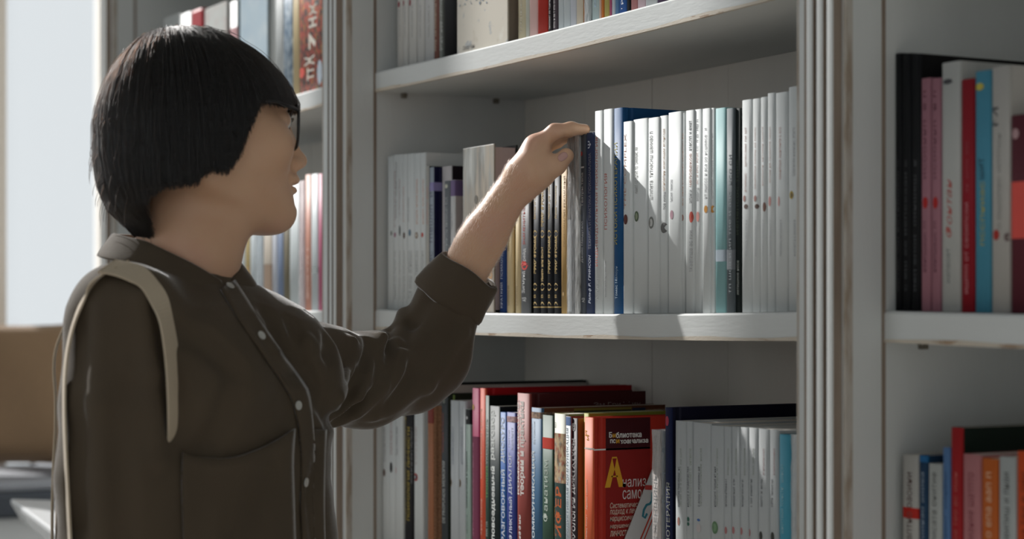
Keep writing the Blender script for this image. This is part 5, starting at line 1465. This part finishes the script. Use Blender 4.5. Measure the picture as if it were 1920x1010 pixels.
for k in range(NP - 1):
    g = hgrad(cur)
    rad = cur - CROWN; rad[:, 2] = 0
    rn = np.linalg.norm(rad, axis=1, keepdims=True)
    rad = rad / (rn + 1e-6)
    w = np.clip((cur[:, 2:3] - .02) / .07, 0, 1)
    fwd = np.clip((cur[:, 0:1] - .02) / .06, 0, 1) * np.array([[.35, 0, 0]]) * np.clip((cur[:, 2:3]) / .05, 0, 1)
    t = rad * (.25 + .9 * w) + np.array([0, 0, -1.0]) + jit + fwd
    t = t - g * (t * g).sum(1, keepdims=True)
    t /= np.linalg.norm(t, axis=1, keepdims=True) + 1e-9
    nx = cur + t * STEP * alive[:, None]
    for _ in range(2):
        nx = nx - hgrad(nx) * np.clip(hdist(nx) - level, -.006, .006)[:, None] * alive[:, None] * .8
    alive &= poly_sd(nx[:, 0], nx[:, 2]) < over
    cur = np.where(alive[:, None], nx, cur)
    pts.append(cur.copy())
S = np.stack(pts, 1)                                            # strands, points, 3
live = np.linalg.norm(S[:, -1] - S[:, 0], axis=1) > .006
S = S[live]
# loose hairs at the crown
fly = []
for k in range(150):
    a = np.array([r_.uniform(-.075, .03), r_.uniform(-.03, .03), .088])
    zs_ = np.linspace(.03, .0935, 200); v_ = hair_shell(a[0] + 0 * zs_, a[1] + 0 * zs_, zs_); a[2] = zs_[np.where(v_ < 0)[0][-1]] - .001
    d = np.array([r_.uniform(-.3, .7), r_.uniform(-.5, .5), 1.0]); d /= np.linalg.norm(d)
    L, c = r_.uniform(.006, .020), np.array([r_.uniform(-.4, 1.4), r_.uniform(-1, 1), -1.3])
    fly.append([a + d * L * t + c * L * .8 * t * t for t in np.linspace(0, 1, NP)])
for k in range(50):
    a = np.array([-.095, r_.uniform(-.03, .05), r_.uniform(-.09, .05)])
    for _ in range(3): a = a - hgrad(a[None])[0] * hair_shell(*a)
    g = hgrad(a[None])[0]
    L = r_.uniform(.01, .03)
    fly.append([a + g * .004 * t * 1.2 + np.array([r_.uniform(-.05, .05) * 0, 0, -1]) * L * t + g * .002 * math.sin(3 * t) for t in np.linspace(0, 1, NP)])
S = np.concatenate([S, np.array(fly)])
hc = bpy.data.hair_curves.new('hair_strands')
hc.add_curves([NP] * len(S))
wp = W3(HO + S[..., 0:1] * HF + S[..., 1:2] * HS + S[..., 2:3] * HU).reshape(-1, 3)
hc.position_data.foreach_set('vector', wp.astype(np.float32).ravel())
rad_at = hc.attributes.get('radius') or hc.attributes.new('radius', 'FLOAT', 'POINT')
tap = np.interp(np.linspace(0, 1, NP), [0, .15, .8, 1], [.3, 1, .9, .25])
rad_at.data.foreach_set('value', (np.tile(tap, len(S)) * np.repeat(np.where(np.arange(len(S)) >= len(S) - len(fly), .00026, r_.uniform(.00013, .00026, len(S))), NP)).astype(np.float32))
hm = bpy.data.materials.new('hair_strand'); hm.use_nodes = True
nt_ = hm.node_tree; nt_.nodes.remove(nt_.nodes['Principled BSDF'])
ph = nt_.nodes.new('ShaderNodeBsdfHairPrincipled')
ph.parametrization = 'ABSORPTION'
ph.inputs['Absorption Coefficient'].default_value = (1.5, 1.95, 2.5)
ph.inputs['Roughness'].default_value = .28
ph.inputs['Radial Roughness'].default_value = .45
ph.inputs['Random Roughness'].default_value = .3
nt_.links.new(ph.outputs[0], nt_.nodes['Material Output'].inputs[0])
hc.materials.append(hm)
so = link(bpy.data.objects.new('hair_strands', hc))
so['kind'] = 'stuff'
adopt(so, hair)

# ---- fine hair along the forearm, bright where the sun grazes it
av = np.stack([r_.uniform(835, 1000, 60000), r_.uniform(255, 540, 60000)], 1)
P0, P1 = Pa(855, 535, 2.245), WR
n_h = 5200
t_ = r_.uniform(0, 1.12, n_h); ang = r_.uniform(0, 2 * math.pi, n_h)
ax_ = (P1 - P0) / np.linalg.norm(P1 - P0)
e1_ = np.cross(ax_, [0, 1, 0]); e1_ /= np.linalg.norm(e1_); e2_ = np.cross(ax_, e1_)
rd = np.cos(ang)[:, None] * e1_ + np.sin(ang)[:, None] * e2_
base = P0 + (P1 - P0) * t_[:, None]
lo_, hi_ = np.zeros(n_h), np.full(n_h, .045)
for _ in range(14):
    mid = (lo_ + hi_) / 2
    ins = hn.sample(base + rd * mid[:, None]) < 0
    lo_, hi_ = np.where(ins, mid, lo_), np.where(ins, hi_, mid)
root_p = base + rd * lo_[:, None]
ok = lo_ < .04
root_p, rd = root_p[ok], rd[ok]
Lh = r_.uniform(.0025, .0060, len(root_p))[:, None]
dv_ = r_.normal(size=root_p.shape) * .25
arm_h = np.stack([root_p + rd * Lh * .42 * math.sin(1.2 * q) + (ax_ + dv_) * Lh * q * .9 for q in (0, .33, .66, 1)], 1)
ah = bpy.data.hair_curves.new('arm_hair')
ah.add_curves([4] * len(arm_h))
ah.position_data.foreach_set('vector', W3(arm_h.reshape(-1, 3)).astype(np.float32).ravel())
ra = ah.attributes.get('radius') or ah.attributes.new('radius', 'FLOAT', 'POINT')
ra.data.foreach_set('value', np.tile(np.array([.00007, .00006, .00005, .00002], np.float32), len(arm_h)))
fm = bpy.data.materials.new('downy_hair'); fm.use_nodes = True
nt_ = fm.node_tree; nt_.nodes.remove(nt_.nodes['Principled BSDF'])
ph = nt_.nodes.new('ShaderNodeBsdfHairPrincipled'); ph.parametrization = 'COLOR'
ph.inputs['Color'].default_value = (.62, .47, .36, 1); ph.inputs['Roughness'].default_value = .35
nt_.links.new(ph.outputs[0], nt_.nodes['Material Output'].inputs[0])
ah.materials.append(fm)
ao_ = link(bpy.data.objects.new('arm_hair', ah)); ao_['kind'] = 'stuff'
adopt(ao_)

# ---- glasses
gl_root = thing('glasses', 'black framed glasses worn under the dark fringe', 'glasses', tuple(W3(Hd(.097, 0, 0))))
def gadopt(o):
    o.parent = gl_root
    o.matrix_parent_inverse = Matrix.Translation(gl_root.location).inverted()
    return o
blk, nt_, p_ = new_mat('black_acetate'); p_.inputs['Base Color'].default_value = (.012, .010, .010, 1); p_.inputs['Roughness'].default_value = .22
def tube(name, pts, r, mat, closed=False, seg=8):
    pts = np.asarray(pts, float); n = len(pts)
    rr_ = np.full(n, r) if np.isscalar(r) else np.asarray(r)
    vs, fs = [], []
    for i in range(n):
        T = (pts[(i + 1) % n] - pts[i - 1]) if closed else pts[min(i + 1, n - 1)] - pts[max(i - 1, 0)]
        T /= np.linalg.norm(T) + 1e-9
        a = np.cross(T, [.3, .2, 1.0]); a /= np.linalg.norm(a); b = np.cross(T, a)
        for j in range(seg):
            t = 2 * math.pi * j / seg
            vs.append(pts[i] + (a * math.cos(t) + b * math.sin(t)) * rr_[i])
    for i in range(n if closed else n - 1):
        for j in range(seg):
            fs.append((i * seg + j, i * seg + (j + 1) % seg, ((i + 1) % n) * seg + (j + 1) % seg, ((i + 1) % n) * seg + j))
    return mesh_obj(name, W3(np.array(vs)), fs, mat, None, smooth=True)
def lens_pt(sd, t, k=1.0):
    x, z = math.cos(t), math.sin(t)
    s_ = .0345 + .0245 * np.sign(x) * abs(x) ** .85 * k
    zz_ = -.0085 + .0230 * np.sign(z) * abs(z) ** .85 * k + (.0012 * x if z > 0 else 0)
    return Hd(.0952 - (s_ - .01) ** 2 * 2.6 + .0006 * z, sd * s_, zz_)
for sd in (1, -1):
    gadopt(tube('rim', [lens_pt(sd, t) for t in np.linspace(0, 2 * math.pi, 40, endpoint=False)], .0017, blk, True))
    ring = [lens_pt(sd, t, .96) for t in np.linspace(0, 2 * math.pi, 40, endpoint=False)]
    c = np.mean(ring, 0)
    gadopt(mesh_obj('lens', W3(np.array([c] + ring)), [(0, 1 + i, 1 + (i + 1) % 40) for i in range(40)], GLASS, None, smooth=True))
    hinge = lens_pt(sd, math.radians(35))
    arm_ = [hinge, hinge + HF * -.006 + HS * sd * .003 + HU * .002, Hd(.060, sd * .073, .0135), Hd(.02, sd * .0755, .013), Hd(-.004, sd * .075, .010), Hd(-.022, sd * .073, -.012)]
    gadopt(tube('temple', arm_, [.0022, .0024, .0020, .0019, .0018, .0016], blk))
gadopt(tube('bridge', [lens_pt(1, math.radians(165)), Hd(.1035, 0, .0035), lens_pt(-1, math.radians(165))], .0017, blk))

# ---- canvas bag on her right shoulder
bag = thing('shoulder_bag', 'cream canvas shoulder bag hanging under the right arm', 'bag', tuple(W3(Pc(200, 1000, 1.95))))
def badopt(o):
    o.parent = bag
    o.matrix_parent_inverse = Matrix.Translation(bag.location).inverted()
    return o
def onshirt(px, py, lift=.004):
    h = sh.hit(px, py)
    return h + sh.grad(h[None])[0] * lift
fr_ = [onshirt(206, 506), onshirt(236, 503), onshirt(262, 508), onshirt(286, 524), onshirt(304, 552), onshirt(317, 592), onshirt(326, 640), onshirt(331, 700), onshirt(332, 760), onshirt(332, 815), onshirt(331, 860) + np.array([0, .006, 0]), Pc(322, 930, 1.88)]
fr_ = np.array(fr_)
for _ in range(5): fr_[1:-1] = .25 * fr_[:-2] + .5 * fr_[1:-1] + .25 * fr_[2:]
fr_[:, 1] -= .007
wd = [np.array([.006, .012, .006])] * 3 + [np.array([.0065, .009, .003])] * 2 + [np.array([.0042, .013, 0])] * 7
badopt(ribbon('strap', fr_, wd, .0022, CANVAS, n=60))
bk = []
for q in ((232, 503), (206, 508), (186, 524), (162, 558), (145, 600), (133, 650), (128, 700), (128, 770), (130, 850), (134, 930), (140, 1020)):
    h = sh.hit(*q)
    bk.append(h + sh.grad(h[None])[0] * .0035 if h is not None else Pc(q[0], q[1], bk[-1][1]))
bk = np.array(bk)
for _ in range(2): bk[1:-1] = .25 * bk[:-2] + .5 * bk[1:-1] + .25 * bk[2:]
bk[:, 0] -= .0015
badopt(ribbon('strap', bk, [np.array([.004, .012, .004])] * 3 + [np.array([-.0024, .006, 0])] * 8, .0022, CANVAS, n=60))
bk2 = [Pc(205, 498, 1.905), Pc(174, 516, 1.91), Pc(148, 548, 1.915), Pc(126, 600, 1.92), Pc(106, 650, 1.925), Pc(101, 690, 1.93), Pc(104, 740, 1.93), Pc(104, 800, 1.932), Pc(100, 880, 1.935), Pc(98, 960, 1.938), Pc(98, 1040, 1.94)]
badopt(ribbon('strap', bk2, [np.array([-.0026, .013, 0])] * 11, .0022, CANVAS, n=60))
bb = [Pc(104, 880, 1.935), Pc(330, 900, 1.905)]
def bag_body():
    top, bot = (HOR - 930) / FOC * 1.93, (HOR - 1500) / FOC * 1.93
    n = 20
    vs, fs = [], []
    A, B = Pc(104, 575, 1.952), Pc(196, 575, 1.950)
    nrm = np.array([.1, 1, 0])
    rows = []
    for k in range(9):
        z = top + (bot - top) * k / 8
        th_ = .004 + .014 * math.sin(min(1, k / 7) * math.pi * .75) if k < 8 else .012
        row = []
        for i in range(n):
            t = 2 * math.pi * i / n
            u = .5 + .5 * np.sign(math.cos(t)) * abs(math.cos(t)) ** .5
            row.append(A + (B - A) * u + nrm * th_ * math.sin(t) * (1) + HU * z + np.array([0, .03 * 0, 0]))
        rows.append(row)
    vs = W3(np.array(rows).reshape(-1, 3))
    fs = [(k * n + i, k * n + (i + 1) % n, (k + 1) * n + (i + 1) % n, (k + 1) * n + i) for k in range(8) for i in range(n)] + [tuple(8 * n + i for i in range(n))]
    o = mesh_obj('pouch', vs, fs, CANVAS, None, smooth=True)
    return badopt(o)
bag_body()
badopt(ribbon('zip_tab', [Pc(124, 966, 1.90), Pc(122, 990, 1.90), Pc(119, 1060, 1.90)], np.array([.0058, 0, .001]), .004, blk, n=10))
badopt(ribbon('zip_pull', [Pc(125, 958, 1.898), Pc(124, 968, 1.898)], np.array([.0062, 0, 0]), .003, plain('steel', 'A9ABAD', .3, .9), n=6))
